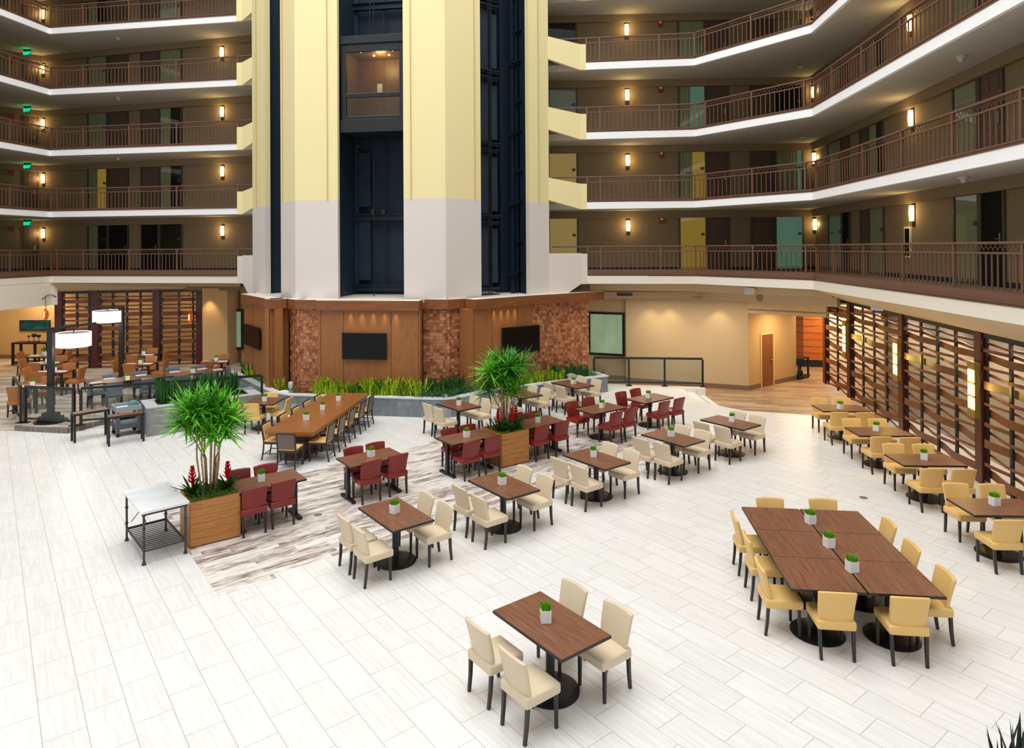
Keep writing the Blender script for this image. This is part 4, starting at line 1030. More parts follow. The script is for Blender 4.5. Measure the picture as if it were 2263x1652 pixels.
for i in range(40): b.blade((0,0,.18), R_.uniform(0, 2*PI), R_.uniform(.35,.6), .05, R_.uniform(.1,.7), R_.uniform(.3,.8))
b.build('leaves', plain('bronze_leaf', (52,34,24), .5), t, fix=False)

# ---- glass railings
def glass_rail(pts, zs, htop, label, skip_first=False, skip_last=False, extra=()):
    p0 = pts[0]; t = thing('glass_railing', label, 'railing', (p0[0], p0[1], zs))
    pts = [V2(p)-V2(p0) for p in pts]
    for i, p in enumerate(pts):
        if (skip_first and i == 0) or (skip_last and i == len(pts)-1): continue
        b = MB(); b.obox(p, .07, .07, 0, htop-.03, ang(pts[max(0,i-1)], pts[min(len(pts)-1,i+1)])); b.build('post', M['black'], t)
        b = MB(); b.obox(p, .2, .16, 0, .025, 0); b.build('base_plate', M['black'], t)
    for P, Q in zip(pts[:-1], pts[1:]):
        b = MB(); b.bar((P[0],P[1],htop), (Q[0],Q[1],htop), .06, .07); b.build('top_rail', M['black'], t)
        b = MB(); b.bar((P[0],P[1],.13), (Q[0],Q[1],.13), .05, .045); b.build('bottom_rail', M['black'], t)
        d = (Q-P).normalized(); a, c = P+d*.05, Q-d*.05; n = Vector((-d[1], d[0]))*.006
        b = MB(); b.prism([tuple(a-n), tuple(c-n), tuple(c+n), tuple(a+n)], .155, htop-.04); b.build('glass_pane', M['railglass'], t)
    return t
M['railglass'] = glass('rail_glass', (236,242,240), .035)
rr = [V2(F(1317, 852))+V2((-.05, .12)), V2(F(1390, 852)), V2(F(1469, 853)), V2(F(1553, 854.5))]
glass_rail(rr, 0, 1.0, 'black framed glass railing in front of the tan wall')
pA, pB, pC, pD = V2(F(30, 908, PZ)), V2(F(46, 934, PZ)), V2(F(163, 940.5, PZ)), V2(F(179, 939, PZ))
pE = V2((-7.35, 20.45)); dd = pE-pD
glass_rail([pA, pB], PZ, 1.02, 'short left return of the glass railing around dining area')
glass_rail([pB+V2((.12, 0)), pC], PZ, 1.02, 'glass railing at the front corner of the dining area')
glass_rail([pD, pD+dd*.36, pD+dd*.7, pE], PZ, 1.02, 'long glass railing between dining area and stone planter')
# ================================================================== PLANTING
# stone planter in front of the tower
PH = .57
pf = [V2(F(u, v, PH)) for u, v in ((505, 819), (604, 866.5), (640, 871.5), (690, 872.5), (845, 876.5), (960, 880), (985, 880), (1010, 877.5), (1080, 862), (1180, 849), (1343, 829))]
def offs(poly, d):
    out = []
    for i, p in enumerate(poly):
        a = (poly[min(i+1, len(poly)-1)]-poly[max(i-1, 0)]).normalized(); out.append(p+Vector((-a[1], a[0]))*d)
    return out
inner = offs(pf, .2)
endR = pf[-1]+Vector((-.35, .75))
t = thing('stone_planter', 'long grey stone planter wrapping the foot of the panelled tower', 'planter')
b = MB()
for i in range(len(pf)-1): b.prism([tuple(pf[i]), tuple(pf[i+1]), tuple(inner[i+1]), tuple(inner[i])], .002, PH-.04)
b.prism([tuple(pf[-1]), tuple(endR), tuple(endR+Vector((-.2, -.05))), tuple(inner[-1])], .002, PH-.04)
def slate():
    t = NT('slate_cladding'); v = t.xyz(t.coord()); u = t.math('ADD', v[0], t.math('MULTIPLY', v[1], .7)); L, W = .62, .3
    w = t.math('DIVIDE', v[2], W); row = t.math('FLOOR', w); fw = t.math('SUBTRACT', w, row)
    x = t.math('ADD', t.math('DIVIDE', u, L), t.math('MULTIPLY', row, .5)); c = t.math('FLOOR', x); fx = t.math('SUBTRACT', x, c)
    g = t.math('LESS_THAN', t.math('MINIMUM', t.math('MULTIPLY', fx, L), t.math('MULTIPLY', fw, W)), .006)
    n = t.noise(t.coord(), 5, 4, .65); k = t.math('ADD', t.math('MULTIPLY', n, .6), t.math('MULTIPLY', t.white(t.comb(c, row, 2.0)), .4))
    t.bsdf(t.mix(g, t.ramp(k, [(.25,(108,116,120)),(.5,(134,142,148)),(.75,(164,170,174))]), lin((90,92,94))), .45, .4, 0, t.bump(n, .12, .005)); return t.mat
M['slate'] = slate()
b.build('planter_wall', M['slate'], t)
b = MB(); out = offs(pf, -.02); inn = offs(pf, .23)
for i in range(len(pf)-1): b.prism([tuple(out[i]), tuple(out[i+1]), tuple(inn[i+1]), tuple(inn[i])], PH-.04, PH)
e2_ = endR-pf[-1]; b.prism([tuple(out[-1]+Vector((.03, 0))), tuple(endR+Vector((.03, 0))), tuple(endR+Vector((-.22, 0))), tuple(inn[-1])], PH-.04, PH)
b.build('coping', M['coping'], t)
b = MB(); poly = [tuple(p) for p in inner]+[tuple(endR), tuple(FP['N']+nr*.05), tuple(FP['Mm']+nr*.15), tuple(FP['K']+nr*.12), tuple(FP['J']+nf*.12), tuple(FP['H']+nf*.1), tuple(FP['G']+nf*.1), tuple(FP['D']+nf*.1), tuple(FP['C']+nl*.12), tuple(FP['B']+nl*.1), tuple(FP['A']+nl*.1)]
b.prism(poly, .35, .48); b.build('moss_bed', M['soil'], t)
# leafy clumps of the bed, a few prototypes
def clump(name, mat, n, h, w, lean, droop, spread=.12, nseg=4):
    b = MB()
    for i in range(n):
        a = R_.uniform(0, 2*PI); r = spread*math.sqrt(R_.random())
        b.blade((r*math.cos(a), r*math.sin(a), 0), a+R_.uniform(-.6, .6), h*R_.uniform(.6, 1.1), w*R_.uniform(.8, 1.2), R_.uniform(0, lean), R_.uniform(0, droop), nseg)
    return b.build(name, mat, None, (0, 0, -50), fix=False)
protoY = [clump('bromeliad', mt, 13, h, .075, .4, .55) for mt, h in ((M['leafy'], .47), (M['leafy'], .56), (plain('mid_green_leaf', (92,128,26), .5, .3, noise=.25, nscale=14), .45), (M['leafy'], .4))]
protoD = [clump('snake_plant', M['leafd'], 18, .52, .06, .18, .15) for _ in range(3)]
protoG = [clump('lily_grass', plain('lily_leaf', (70,120,58), .45, .3, noise=.25, nscale=14), 34, .42, .022, .6, 1.1) for _ in range(2)]
used_first = set()
def plant(protos, p, z, label, group, cat, s=1.0):
    o = R_.choice(protos)
    if o.name not in used_first: used_first.add(o.name); c = o
    else: c = o.copy(); COL.objects.link(c)
    c.location = (p[0], p[1], z); c.rotation_euler.z = R_.uniform(0, 2*PI); c.scale = (s,)*3
    return tag(c, label, cat, group)
def bed_point(i, f, d):
    return lerp(inner[i], inner[i+1], f)+Vector((-(inner[i+1]-inner[i])[1], (inner[i+1]-inner[i])[0])).normalized()*d
def bed_u(u, d):
    # point of the bed seen at picture column u, d metres behind the inner edge of the coping
    for i in range(len(inner)-1):
        p = onwall(u, 860, inner[i], inner[i+1]); L = inner[i+1]-inner[i]; f = (V2(p)-inner[i]).dot(L)/L.length_squared
        if 0 <= f <= 1: return bed_point(i, f, d)
    return None
def row(us, ds, protos, label, group, cat, smin=.75, smax=1.3):
    for u in us:
        for d in ds:
            q = bed_u(u+R_.uniform(-4, 4), d+R_.uniform(-.04, .04))
            if q: plant(protos, q, .475, label, group, cat, R_.uniform(smin, smax))
row(range(700, 930, 12), (.08, .2, .31), protoY, 'yellow-green leafy plant in the bed below the middle television', 'yellow-green plants below the middle television', 'plant')
row(range(934, 1062, 11), (.3, .45), protoD, 'dark upright snake plant by the mosaic right of middle', 'dark snake plants right of the middle wall', 'plant', .85, 1.25)
row(range(940, 1062, 13), (.1,), protoG, 'arching grassy plant at the planter edge right of middle', 'grassy plants right of the middle wall', 'plant')
row(range(1070, 1250, 10), (.12, .32), protoY, 'yellow-green leafy plant in the bed right of the centre palm', 'yellow-green plants right of the centre palm', 'plant', .7, 1.0)
row(range(1236, 1304, 12), (.2, .45), protoD, 'dark upright snake plant at the right end of stone planter', 'dark snake plants at the right planter end', 'plant', .9, 1.25)
row(range(1258, 1322, 16), (.15,), protoG, 'arching grassy plant at the right end of stone planter', 'grassy plants at the right planter end', 'plant')
row(range(547, 604, 8), (.15, .38), protoY, 'yellow-green leafy plant in the bed at the left panelled wall', 'yellow-green plants at the left wall', 'plant', .8, 1.1)
row(range(508, 546, 9), (.2, .5), protoD, 'dark upright snake plant at the far left of planter', 'dark snake plants at the left planter end', 'plant', .9, 1.3)
def rock(u, d, r, label):
    q = bed_u(u, d); bm = bmesh.new(); bmesh.ops.create_icosphere(bm, subdivisions=3, radius=r)
    for v in bm.verts:
        k = 1+.22*math.sin(v.co.x*9/r*.25+3)+.18*math.sin(v.co.y*13/r*.3+v.co.z*5/r); v.co *= k; v.co.z *= .8
    me = bpy.data.meshes.new('rock'); bm.to_mesh(me); bm.free(); me.materials.append(M['rock']); o = bpy.data.objects.new('rock', me); COL.objects.link(o)
    o.location = (q[0], q[1], .47+r*.6); tag(o, label, 'rock')
rock(987, .08, .13, 'pale rock among the plants right of the middle wall'); rock(1268, .05, .19, 'large pale rock near the right planter end'); rock(1284, .05, .13, 'smaller rounded rock beside the large pale rock')
# small projector on the coping and a folded cloth
p = V2(F(640, 866, PH)); t = thing('uplight', 'small silver uplight standing on the planter coping', 'lamp', (p[0], p[1]+.12, PH))
b = MB(); b.lathe([(.07,0),(.07,.02),(.02,.03),(.02,.08)], 14); b.build('stand', plain('silver', (190,192,198), .35), t)
b = MB(); b.lathe([(.06,.06),(.075,.12),(.075,.26),(.05,.3)], 14); b.build('lamp_head', plain('silver', (190,192,198), .35), t, smooth=True)
p = V2(F(626, 868, PH)); b = MB(); b.box(-.18, .14, -.07, .07, 0, .035); b.box(-.1, .1, -.05, .06, .035, .06); tag(b.build('folded_cloth', M['paper'], None, (p[0], p[1]+.1, PH), bevel=.015), 'white folded cloth lying on the planter coping', 'cloth')

# stone planter on the dining side
q0, q1 = V2(F(324.5, 965)), V2(F(388, 955.5)); d = (q1-q0).normalized(); n = Vector((-d[1], d[0])); L = 3.0; D = 1.15; H2 = .74
t = thing('stone_planter', 'grey stone box planter beside the two small side tables', 'planter', (q0[0], q0[1], .002), ang(q0, q1))
b = MB(); b.box(0, L, 0, .16, 0, H2); b.box(0, L, D-.16, D, 0, H2); b.box(0, .2, .16, D-.16, 0, H2); b.box(L-.2, L, .16, D-.16, 0, H2); b.build('planter_wall', M['stone2'], t)
b = MB(); b.box(-.01, L+.01, -.01, .2, H2, H2+.03); b.box(-.01, L+.01, D-.2, D+.01, H2, H2+.03); b.box(-.01, .3, .2, D-.2, H2, H2+.03); b.box(L-.3, L+.01, .2, D-.2, H2, H2+.03); b.build('coping', plain('light_coping', (190,192,194), .5), t)
b = MB(); b.box(.2, L-.2, .16, D-.16, .4, H2-.05); b.build('moss_bed', M['soil'], t)
tall = [clump('snake_plant', M['leafd'], 16, .78, .06, .12, .12, .1) for _ in range(2)]
for x, y in ((.5,.5),(.62,.75),(.75,.4),(.9,.62),(1.1,.45),(1.3,.7),(1.45,.4),(1.6,.6),(1.8,.5),(2.0,.75),(2.2,.45),(2.4,.65),(.45,.85),(2.5,.85)):
    q = q0+d*x+n*y; plant(tall, q, H2-.06, 'tall dark snake plant in the box planter by the side tables', 'tall snake plants in the box planter', 'plant', R_.uniform(.85, 1.1))

# tall palms in teak boxes
def teak_box(P, A, sx, sy, H, label):
    t = thing('planter_box', label, 'planter', (P[0], P[1], .003), A)
    b = MB(); b.box(.01, sx-.01, .01, sy-.01, 0, H-.02); b.build('liner', M['black'], t)
    nb = 6; h = (H-.02)/nb
    for side in range(4):
        b = MB()
        for i in range(nb):
            z0, z1 = .02+i*h, .02+(i+1)*h-.004
            if side == 0: b.box(0, sx, -.015, .015, z0, z1)
            if side == 1: b.box(0, sx, sy-.015, sy+.015, z0, z1)
            if side == 2: b.box(-.015, .015, .016, sy-.016, z0, z1)
            if side == 3: b.box(sx-.015, sx+.015, .016, sy-.016, z0, z1)
        b.build('cladding', M['boxwood'] if side < 2 else M['boxwood_y'], t)
    b = MB(); b.box(.02, sx-.02, .02, sy-.02, H-.02, H-.0); b.build('moss_bed', M['soil'], t)
    return t
M['boxwood_y'] = wood('teak_cladding_side', (146,86,34), (190,128,66), 'y', .9, .45, (168,106,50), 10)
bx1 = V2(F(421, 1212)); A1 = ang(bx1, F(526, 1186)); BXH = .76
teak_box(bx1, A1, .8, .8, BXH, 'teak clad planter box beside the marble topped table')
bx2 = V2(F(1109, 1034)); A2 = ang(bx2, F(1168, 1020))
teak_box(bx2, A2, .77, .8, BXH, 'teak clad planter box in the middle of the red tables')
def palm(P, z, cen, rad, hz_, seed, label, mats, nstem=9, nleaf=48):
    rr = random.Random(seed); t = thing('palm_tree', label, 'plant', (P[0], P[1], z))
    heads = []
    for i in range(nstem):
        a = 2*PI*i/nstem+rr.uniform(-.3, .3); r0 = rr.uniform(.04, .17); r1 = rad*rr.uniform(.2, .6); h = cen-z+rr.uniform(-.35, .32)*hz_
        top = Vector((r1*math.cos(a), r1*math.sin(a), h))
        b = MB(); b.tube([(r0*math.cos(a), r0*math.sin(a), 0), (r0*1.6*math.cos(a), r0*1.6*math.sin(a), h*.45), tuple(top*Vector((.7,.7,.8)) if False else (top.x*.7, top.y*.7, h*.8)), tuple(top)], [.017, .015, .013, .01], 6)
        b.build('stem', M['stem'], t, smooth=True); heads.append(top)
    heads.append(Vector((0, 0, cen-z+.25*hz_))); heads.append(Vector((0, 0, cen-z-.1*hz_)))
    for i, hd_ in enumerate(heads):
        b = MB()
        for j in range(nleaf):
            ya = rr.uniform(0, 2*PI); u = rr.random(); lean = .15+1.75*u**.9
            b.blade(hd_+Vector((0, 0, rr.uniform(-.12, .08))), ya, rad*rr.uniform(.55, .85), .038, lean, rr.uniform(.2, .7), 5, .2)
        b.build('leaf_crown', mats[i % len(mats)], t, fix=False)
    return t
c1 = bx1+Vector((math.cos(A1), math.sin(A1)))*.4+Vector((-math.sin(A1), math.cos(A1)))*.42
c2 = bx2+Vector((math.cos(A2), math.sin(A2)))*.38+Vector((-math.sin(A2), math.cos(A2)))*.4
palm(c1, BXH, 1.98, .72, .8, 3, 'many-stemmed palm in the teak box beside the marble table', [M['palm'], M['palm'], M['palm2']], 11, 80)
palm(c2, BXH, 1.92, .74, .95, 5, 'many-stemmed palm in the teak box among red tables', [M['palm2'], M['palm'], M['palm2']], 11, 80)
def red_bromeliad(P, z, h, label, grp, sc=1.0):
    t = thing('bromeliad', label, 'plant', (P[0], P[1], z), R_.uniform(0, 6), grp); b = MB()
    for i in range(24): b.blade((0,0,0), R_.uniform(0, 2*PI), R_.uniform(.25,.42)*sc, .05, R_.uniform(.3,1.0), R_.uniform(.2,.7), 4)
    b.build('leaves', M['leafd'], t, fix=False)
    b = MB(); b.tube([(0,0,0),(0.01,0,h*.5),(.0,.01,h)], .012, 6)
    for k in range(5):
        zz = h*(.45+.14*k)
        for i in range(7): b.blade((0,0,zz), 2*PI*i/7+k, .13-.014*k, .04, .95-.1*k, -.3, 3)
    b.build('red_bract', M['redflower'], t, fix=False)
ex1, ey1 = Vector((math.cos(A1), math.sin(A1))), Vector((-math.sin(A1), math.cos(A1)))
ex2, ey2 = Vector((math.cos(A2), math.sin(A2))), Vector((-math.sin(A2), math.cos(A2)))
red_bromeliad(bx1+ex1*.12+ey1*.45, BXH, .42, 'red spiked bromeliad at the left corner of marble-side box', 'red bromeliads')
red_bromeliad(bx1+ex1*.68+ey1*.34, BXH, .42, 'red spiked bromeliad at the right of marble-side box', 'red bromeliads')
for (a, c, lab) in ((.12,.3,'left'),(.4,.15,'front'),(.66,.35,'right')): red_bromeliad(bx2+ex2*a+ey2*c, BXH, .45, f'red spiked bromeliad at the {lab} of the centre box', 'red bromeliads')
for bx, ex, ey, lab in ((bx1, ex1, ey1, 'marble-side'), (bx2, ex2, ey2, 'centre')):
    b = MB()
    for i in range(60):
        q = ex*R_.uniform(.06, .74)+ey*R_.uniform(.06, .72); b.blade((q[0], q[1], 0), R_.uniform(0, 6.3), R_.uniform(.12, .26), .03, R_.uniform(.3, 1.1), .6, 3)
    tag(b.build('ground_foliage', M['leafd'], None, (bx[0], bx[1], BXH), fix=False), f'low green leaves filling the {lab} teak box', 'foliage', None, 'stuff')
# dark plant at the lower right corner
p = F(2240, 1830); t = thing('spiky_plant', 'dark spiky plant tips at the lower right corner', 'plant', (p[0], p[1], 0)); b = MB()
b.lathe([(.2,0),(.26,.3),(.25,.3),(.02,.28)], 18); b.build('plant_pot', M['black'], t)
b = MB()
for i in range(26): b.blade((R_.uniform(-.12,.12), R_.uniform(-.12,.12), .28), R_.uniform(0, 6.3), R_.uniform(.42,.7), .05, R_.uniform(.0,.4), .1, 4)
b.build('leaves', plain('dark_leaf', (18,34,24), .45), t, fix=False)

# ================================================================== FURNITURE
def curved_back(b, w0, w1, z0, z1, th, y0, lean, curve, nx=6, nz=5, arch=.012):
    """upholstered back: narrower below, wider above, bowed and leaning away"""
    def P(i, k, s):
        f = k/nz; x = -1+2*i/nx; w = w0+(w1-w0)*f; z = z0+(z1-z0)*f+(arch*(1-x*x) if k == nz else 0)-(arch*1.2*(1-x*x) if k == 0 else 0)
        return (x*w/2, y0-lean*f**1.3+curve*x*x-(th if s else 0), z)
    def grid(s): return [[P(i, k, s) for i in range(nx+1)] for k in range(nz+1)]
    A, B = grid(0), grid(1); base = len(b.v)
    for G in (A, B):
        for r in G: b.v += r
    N = (nx+1)*(nz+1); ix = lambda s, i, k: base+s*N+k*(nx+1)+i
    for k in range(nz):
        for i in range(nx):
            b.f.append((ix(0,i,k), ix(0,i,k+1), ix(0,i+1,k+1), ix(0,i+1,k))); b.f.append((ix(1,i,k), ix(1,i+1,k), ix(1,i+1,k+1), ix(1,i,k+1))); b.m += [0, 0]
    for i in range(nx):
        b.f.append((ix(0,i,nz), ix(1,i,nz), ix(1,i+1,nz), ix(0,i+1,nz))); b.f.append((ix(0,i,0), ix(0,i+1,0), ix(1,i+1,0), ix(1,i,0))); b.m += [0, 0]
    for k in range(nz):
        b.f.append((ix(0,0,k), ix(1,0,k), ix(1,0,k+1), ix(0,0,k+1))); b.f.append((ix(0,nx,k), ix(0,nx,k+1), ix(1,nx,k+1), ix(1,nx,k))); b.m += [0, 0]
def smooth(o):
    o.data.polygons.foreach_set('use_smooth', [True]*len(o.data.polygons)); return o
def seat_mesh(w, d, z0, z1, mat, t, bev=.03):
    b = MB(); b.box(-w/2, w/2, -d/2, d/2, z0, z1); o = b.build('seat', mat, t, bevel=bev, seg=4); return smooth(o)
def make_chair(mat, H=.84, cat='chair', legmat=None):
    t = thing('dining_chair', 'x', cat); legmat = legmat or M['leg']
    seat_mesh(.455, .47, .355, .47, mat, t)
    b = MB(); curved_back(b, .40, .45, .445, H-.008, .048, -.165, .085, -.02+.045)
    o = b.build('backrest', mat, t, bevel=.016, seg=3); smooth(o)
    for s in (-1, 1):
        b = MB(); b.hexa([(s*.195-.015,.185-.015,0),(s*.195+.015,.185-.015,0),(s*.195+.015,.185+.015,0),(s*.195-.015,.185+.015,0),(s*.195-.02,.18-.02,.37),(s*.195+.02,.18-.02,.37),(s*.195+.02,.18+.02,.37),(s*.195-.02,.18+.02,.37)])
        b.build('leg', legmat, t, bevel=.004)
        b = MB(); b.tube([(s*.188,-.232,0),(s*.192,-.21,.18),(s*.196,-.2,.34),(s*.196,-.2,.452)], [.022,.025,.027,.024], 4); b.build('leg', legmat, t)
    return t
CH_COL = {'cream': 'cream', 'yellow': 'yellow', 'red': 'dark red', 'orange': 'tan orange', 'grey': 'dark grey'}
CPRO = {}
def chair(col, P, facing, label, group, z=0.0):
    key = col
    if key not in CPRO:
        CPRO[key] = make_chair(M[col], .9 if col == 'orange' else .84); o = CPRO[key]
        o.location = (P[0], P[1], z); o.rotation_euler.z = facing-PI/2; o['label'] = label; o['group'] = group; return o
    return clone(CPRO[key], (P[0], P[1], z), facing-PI/2, label, group)
def chair_px(col, u, v, facing, label, group, z=0.0):
    H = .9 if col == 'orange' else .84
    p = F(u, v, z+H); f = Vector((math.cos(facing), math.sin(facing)))
    return chair(col, p+f*.275, facing, label, group, z)
# tables
def make_table(L, W, base, H=.76):
    t = thing('dining_table', 'x', 'table')
    b = MB(); b.box(-L/2+.004, L/2-.004, -W/2+.004, W/2-.004, H-.012, H); b.build('table_top', M['walnut'], t)
    b = MB(); b.box(-L/2, L/2, -W/2, W/2, H-.036, H-.0025); b.build('edge_band', M['black'], t, bevel=.003)
    if base == 'disc':
        b = MB(); b.lathe([(.33,0),(.33,.012),(.25,.03),(.09,.05),(.05,.06)], 32); b.build('base_plate', M['basemetal'], t, smooth=False)
        b = MB(); b.lathe([(.052,.05),(.052,H-.06),(.06,H-.05),(.2,H-.045),(.2,H-.037)], 16); b.build('column', M['basemetal'], t, smooth=False)
    elif base == 'tfoot':
        for s in (-1, 1):
            b = MB(); b.box(s*L*.42-.035, s*L*.42+.035, -.045, .045, .04, H-.036); b.build('column', M['basemetal'], t)
            b = MB(); b.box(s*L*.42-.04, s*L*.42+.04, -.29, .29, .015, .055); b.box(s*L*.42-.03, s*L*.42+.03, -.29, -.23, 0, .015); b.box(s*L*.42-.03, s*L*.42+.03, .23, .29, 0, .015); b.build('foot', M['basemetal'], t, bevel=.008)
    elif base == 'legs':
        for sx in (-1, 1):
            for sy in (-1, 1):
                b = MB(); b.box(sx*(L/2-.05)-.03, sx*(L/2-.05)+.03, sy*(W/2-.05)-.03, sy*(W/2-.05)+.03, 0, H-.036); b.build('leg', M['basemetal'], t)
    return t
TPRO = {}
def table(kind, L, W, base, P, a, label, group, z=0.0):
    key = (L, W, base)
    if key not in TPRO:
        o = TPRO[key] = make_table(L, W, base); o.location = (P[0], P[1], z); o.rotation_euler.z = a; o['label'] = label; o['group'] = group; return o
    return clone(TPRO[key], (P[0], P[1], z), a, label, group)
def make_pot():
    t = thing('grass_pot', 'x', 'potted plant')
    b = MB(); s, q, h = .06, .05, .135
    b.box(-s, s, -s, -q, 0, h); b.box(-s, s, q, s, 0, h); b.box(-s, -q, -q, q, 0, h); b.box(q, s, -q, q, 0, h); b.box(-q, q, -q, q, 0, .105); b.build('pot', M['white'], t)
    b = MB()
    for i in range(230):
        x, y = R_.uniform(-.046, .046), R_.uniform(-.046, .046); b.blade((x, y, .103), math.atan2(y, x)+R_.uniform(-.8, .8), R_.uniform(.085, .12), .0075, R_.uniform(.0, .35), R_.uniform(0, .5), 2)
    b.build('grass', M['grass'], t, fix=False); return t
pot0 = make_pot(); pot_used = []
def pot(u, v, z, label, a=None, loc=None):
    p = loc or F(u, v, z); a = R_.uniform(0, PI/2) if a is None else a
    if not pot_used:
        pot_used.append(1); pot0.location = (p[0], p[1], z); pot0.rotation_euler.z = a; pot0['label'] = label; pot0['group'] = 'grass pots on the tables'
    else: clone(pot0, (p[0], p[1], z), a, label, 'grass pots on the tables')
def quad_center(q, z):
    P = [V2(F(u, v, z)) for u, v in q]; return sum(P, Vector((0, 0)))/len(P)

# the diagonal row of cream tables, nearest first
TA_ = math.radians(-53); vA = math.radians(37)
rows = [
 ('lone foreground table', [(1194.4,1304.3),(1088.4,1347.7),(1240.5,1457),(1352.3,1404.6)], (1206,1371), [(1049.8,1380.6),(1125.8,1445),(1274,1287.4),(1370,1336.8)]),
 ('cream-seat table beside the plank inlay edge', [(879.4,1097.2),(790.4,1121.1),(869.1,1173.1),(959.3,1147.3)], (872,1132), [(754.8,1141.3),(787.3,1165.7),(947.4,1088.8),(988.4,1110.8)]),
 ('third cream-seat table from the front', [(1103,1041.1),(1032.6,1060.2),(1123.3,1100.8),(1193.6,1081.2)], (1109.5,1069), [(1011.6,1074.5),(1052.6,1095.5),(1163.3,1030.2),(1208,1048.8)]),
 ('fourth cream-seat table from the front', [(1300.2,988.4),(1242.9,1003.4),(1336,1038),(1394.5,1020.6)], (1311.5,1008), [(1231.5,1013),(1274,1027.5),(1351.5,977.9),(1399,993.4)]),
 ('fifth cream-seat table from the front', [(1463.7,946.7),(1415.5,958.6),(1511.4,985.6),(1557.9,972.4)], (1483,963), [(1412.8,967.7),(1458.6,978.4),(1510.7,939),(1555,949.8)]),
 ('farthest cream-seat table by the walkway', [(1586.5,915.9),(1547.2,925.2),(1644.5,949.3),(1682,939)], (1618,930.5), [(1547,932.6),(1593.2,942.1),(1633,908.5),(1676,918)]),
]
SIDES = ['left side, farther', 'left side, nearer', 'right side, farther', 'right side, nearer']
def four(col, desc, c, a, cps, faces, sides, base, Lx=1.2, Wx=.73, potuv=None, z=0.0, tdesc=None):
    table('t', Lx, Wx, base, c, a, tdesc or f'walnut pedestal table, the {desc}', 'walnut dining tables', z)
    for (uv, fa, sd) in zip(cps, faces, sides):
        if uv: chair_px(col, uv[0], uv[1], fa, f'{CH_COL[col]} chair at the {desc}, {sd}', f'{CH_COL[col]} dining chairs', z)
    if potuv: pot(potuv[0], potuv[1], z+.761, f'white square pot of grass on the {desc}')
for desc, q, pu, cps in rows:
    four('cream', desc, quad_center(q, .76), TA_, cps, [vA, vA, vA+PI, vA+PI], SIDES, 'disc', potuv=pu)
# three cream tables along the stone planter
cA = quad_center([(963.1,890.4),(1006.7,883.9),(1065.2,897.4),(1017.9,905.8)], .76)
four('cream', 'left table along the stone planter', cA, math.radians(-50), [(941.6,891.7),(965.7,900.4),(1052.2,874.2),(1078.2,880.7)], [math.radians(40)]*2+[math.radians(220)]*2, SIDES, 'disc', 1.1, .73, (1014.5,894))
cB = V2(F(1178.6, 875.8, .76))-Vector((.6, -.8))*.6
four('cream', 'middle table by the stone planter, behind the palm', cB, TA_, [None, None, (1179.5,850.5), (1208,857.4)], [vA, vA, vA+PI, vA+PI], SIDES, 'disc')
for x, sd in ((-.29, 'left side, farther'), (.29, 'left side, nearer')):
    chair('cream', cB+Vector((.602, -.799))*x-Vector((.799, .602))*.53, vA, f'cream chair at the middle table by the stone planter, behind the palm, {sd}', 'cream dining chairs')
cC = quad_center([(1220.2,844),(1256,838),(1314.8,851),(1272,857.9)], .76)
four('cream', 'right table by the end of stone planter', cC, TA_, [(1208.3,845),(1235.6,852.6),(1289,831.5),(1319.9,837.5)], [vA, vA, vA+PI, vA+PI], SIDES, 'disc', potuv=(1267.5,847.5))
# red tables
RS_ = ['back left', 'back right', 'front left', 'front right']
fb, ff = math.radians(-53.5), math.radians(126.5)
reds = [
 ('red-seat table beside the marble-side palm box', quad_center([(510,1065),(642.9,1034),(674.3,1057.6),(532.7,1089)], .76), (577,1062), [(525.5,1036),(584.7,1024.6),(564.2,1077.5),(627.8,1062)], 'tfoot'),
 ('red-seat table standing free near the communal table', quad_center([(742,1011.3),(860.8,988.2),(896.6,1006.5),(776,1031)], .76), (820,1008), [(779,986.7),(827.4,976.7),(823,1017.3),(882.3,1003.4)], 'tfoot'),
 ('red-seat table left of the centre palm box', quad_center([(962.2,966.1),(1059.6,946.6),(1096.7,961.5),(1001.2,983.7)], .76), (1031,964.5), [(990,945.7),(1031,937.7),(1045.7,974.5),(1091.5,963.3)], 'tfoot'),
 ('red-seat table right of the centre palm box', quad_center([(1208.1,917.3),(1167.3,946.6)], .76), (1189,932), [(1143,914.7),(1175.6,908.6),(1201,939.2),(1245.2,929.9)], 'tfoot'),
 ('red-seat table second from the back right', quad_center([(1270.9,903.2),(1330,888.9),(1383.7,899.7),(1326.5,914)], .76), (1330.5,900), [(1261.6,886.3),(1298,877.7),(1365,909.2),(1396.6,902)], 'disc'),
 ('rearmost red-seat table near the glass railing', quad_center([(1380.6,881.3),(1441,868.2),(1485.6,875.8),(1436.2,891.3)], .76), (1433,878.5), [(1369.6,865),(1401.6,858),(1471,886),(1504,878.7)], 'disc'),
]
for desc, c, pu, cps, base in reds:
    four('red', desc, c, math.radians(37), cps, [fb, fb, ff, ff], RS_, base, potuv=pu)
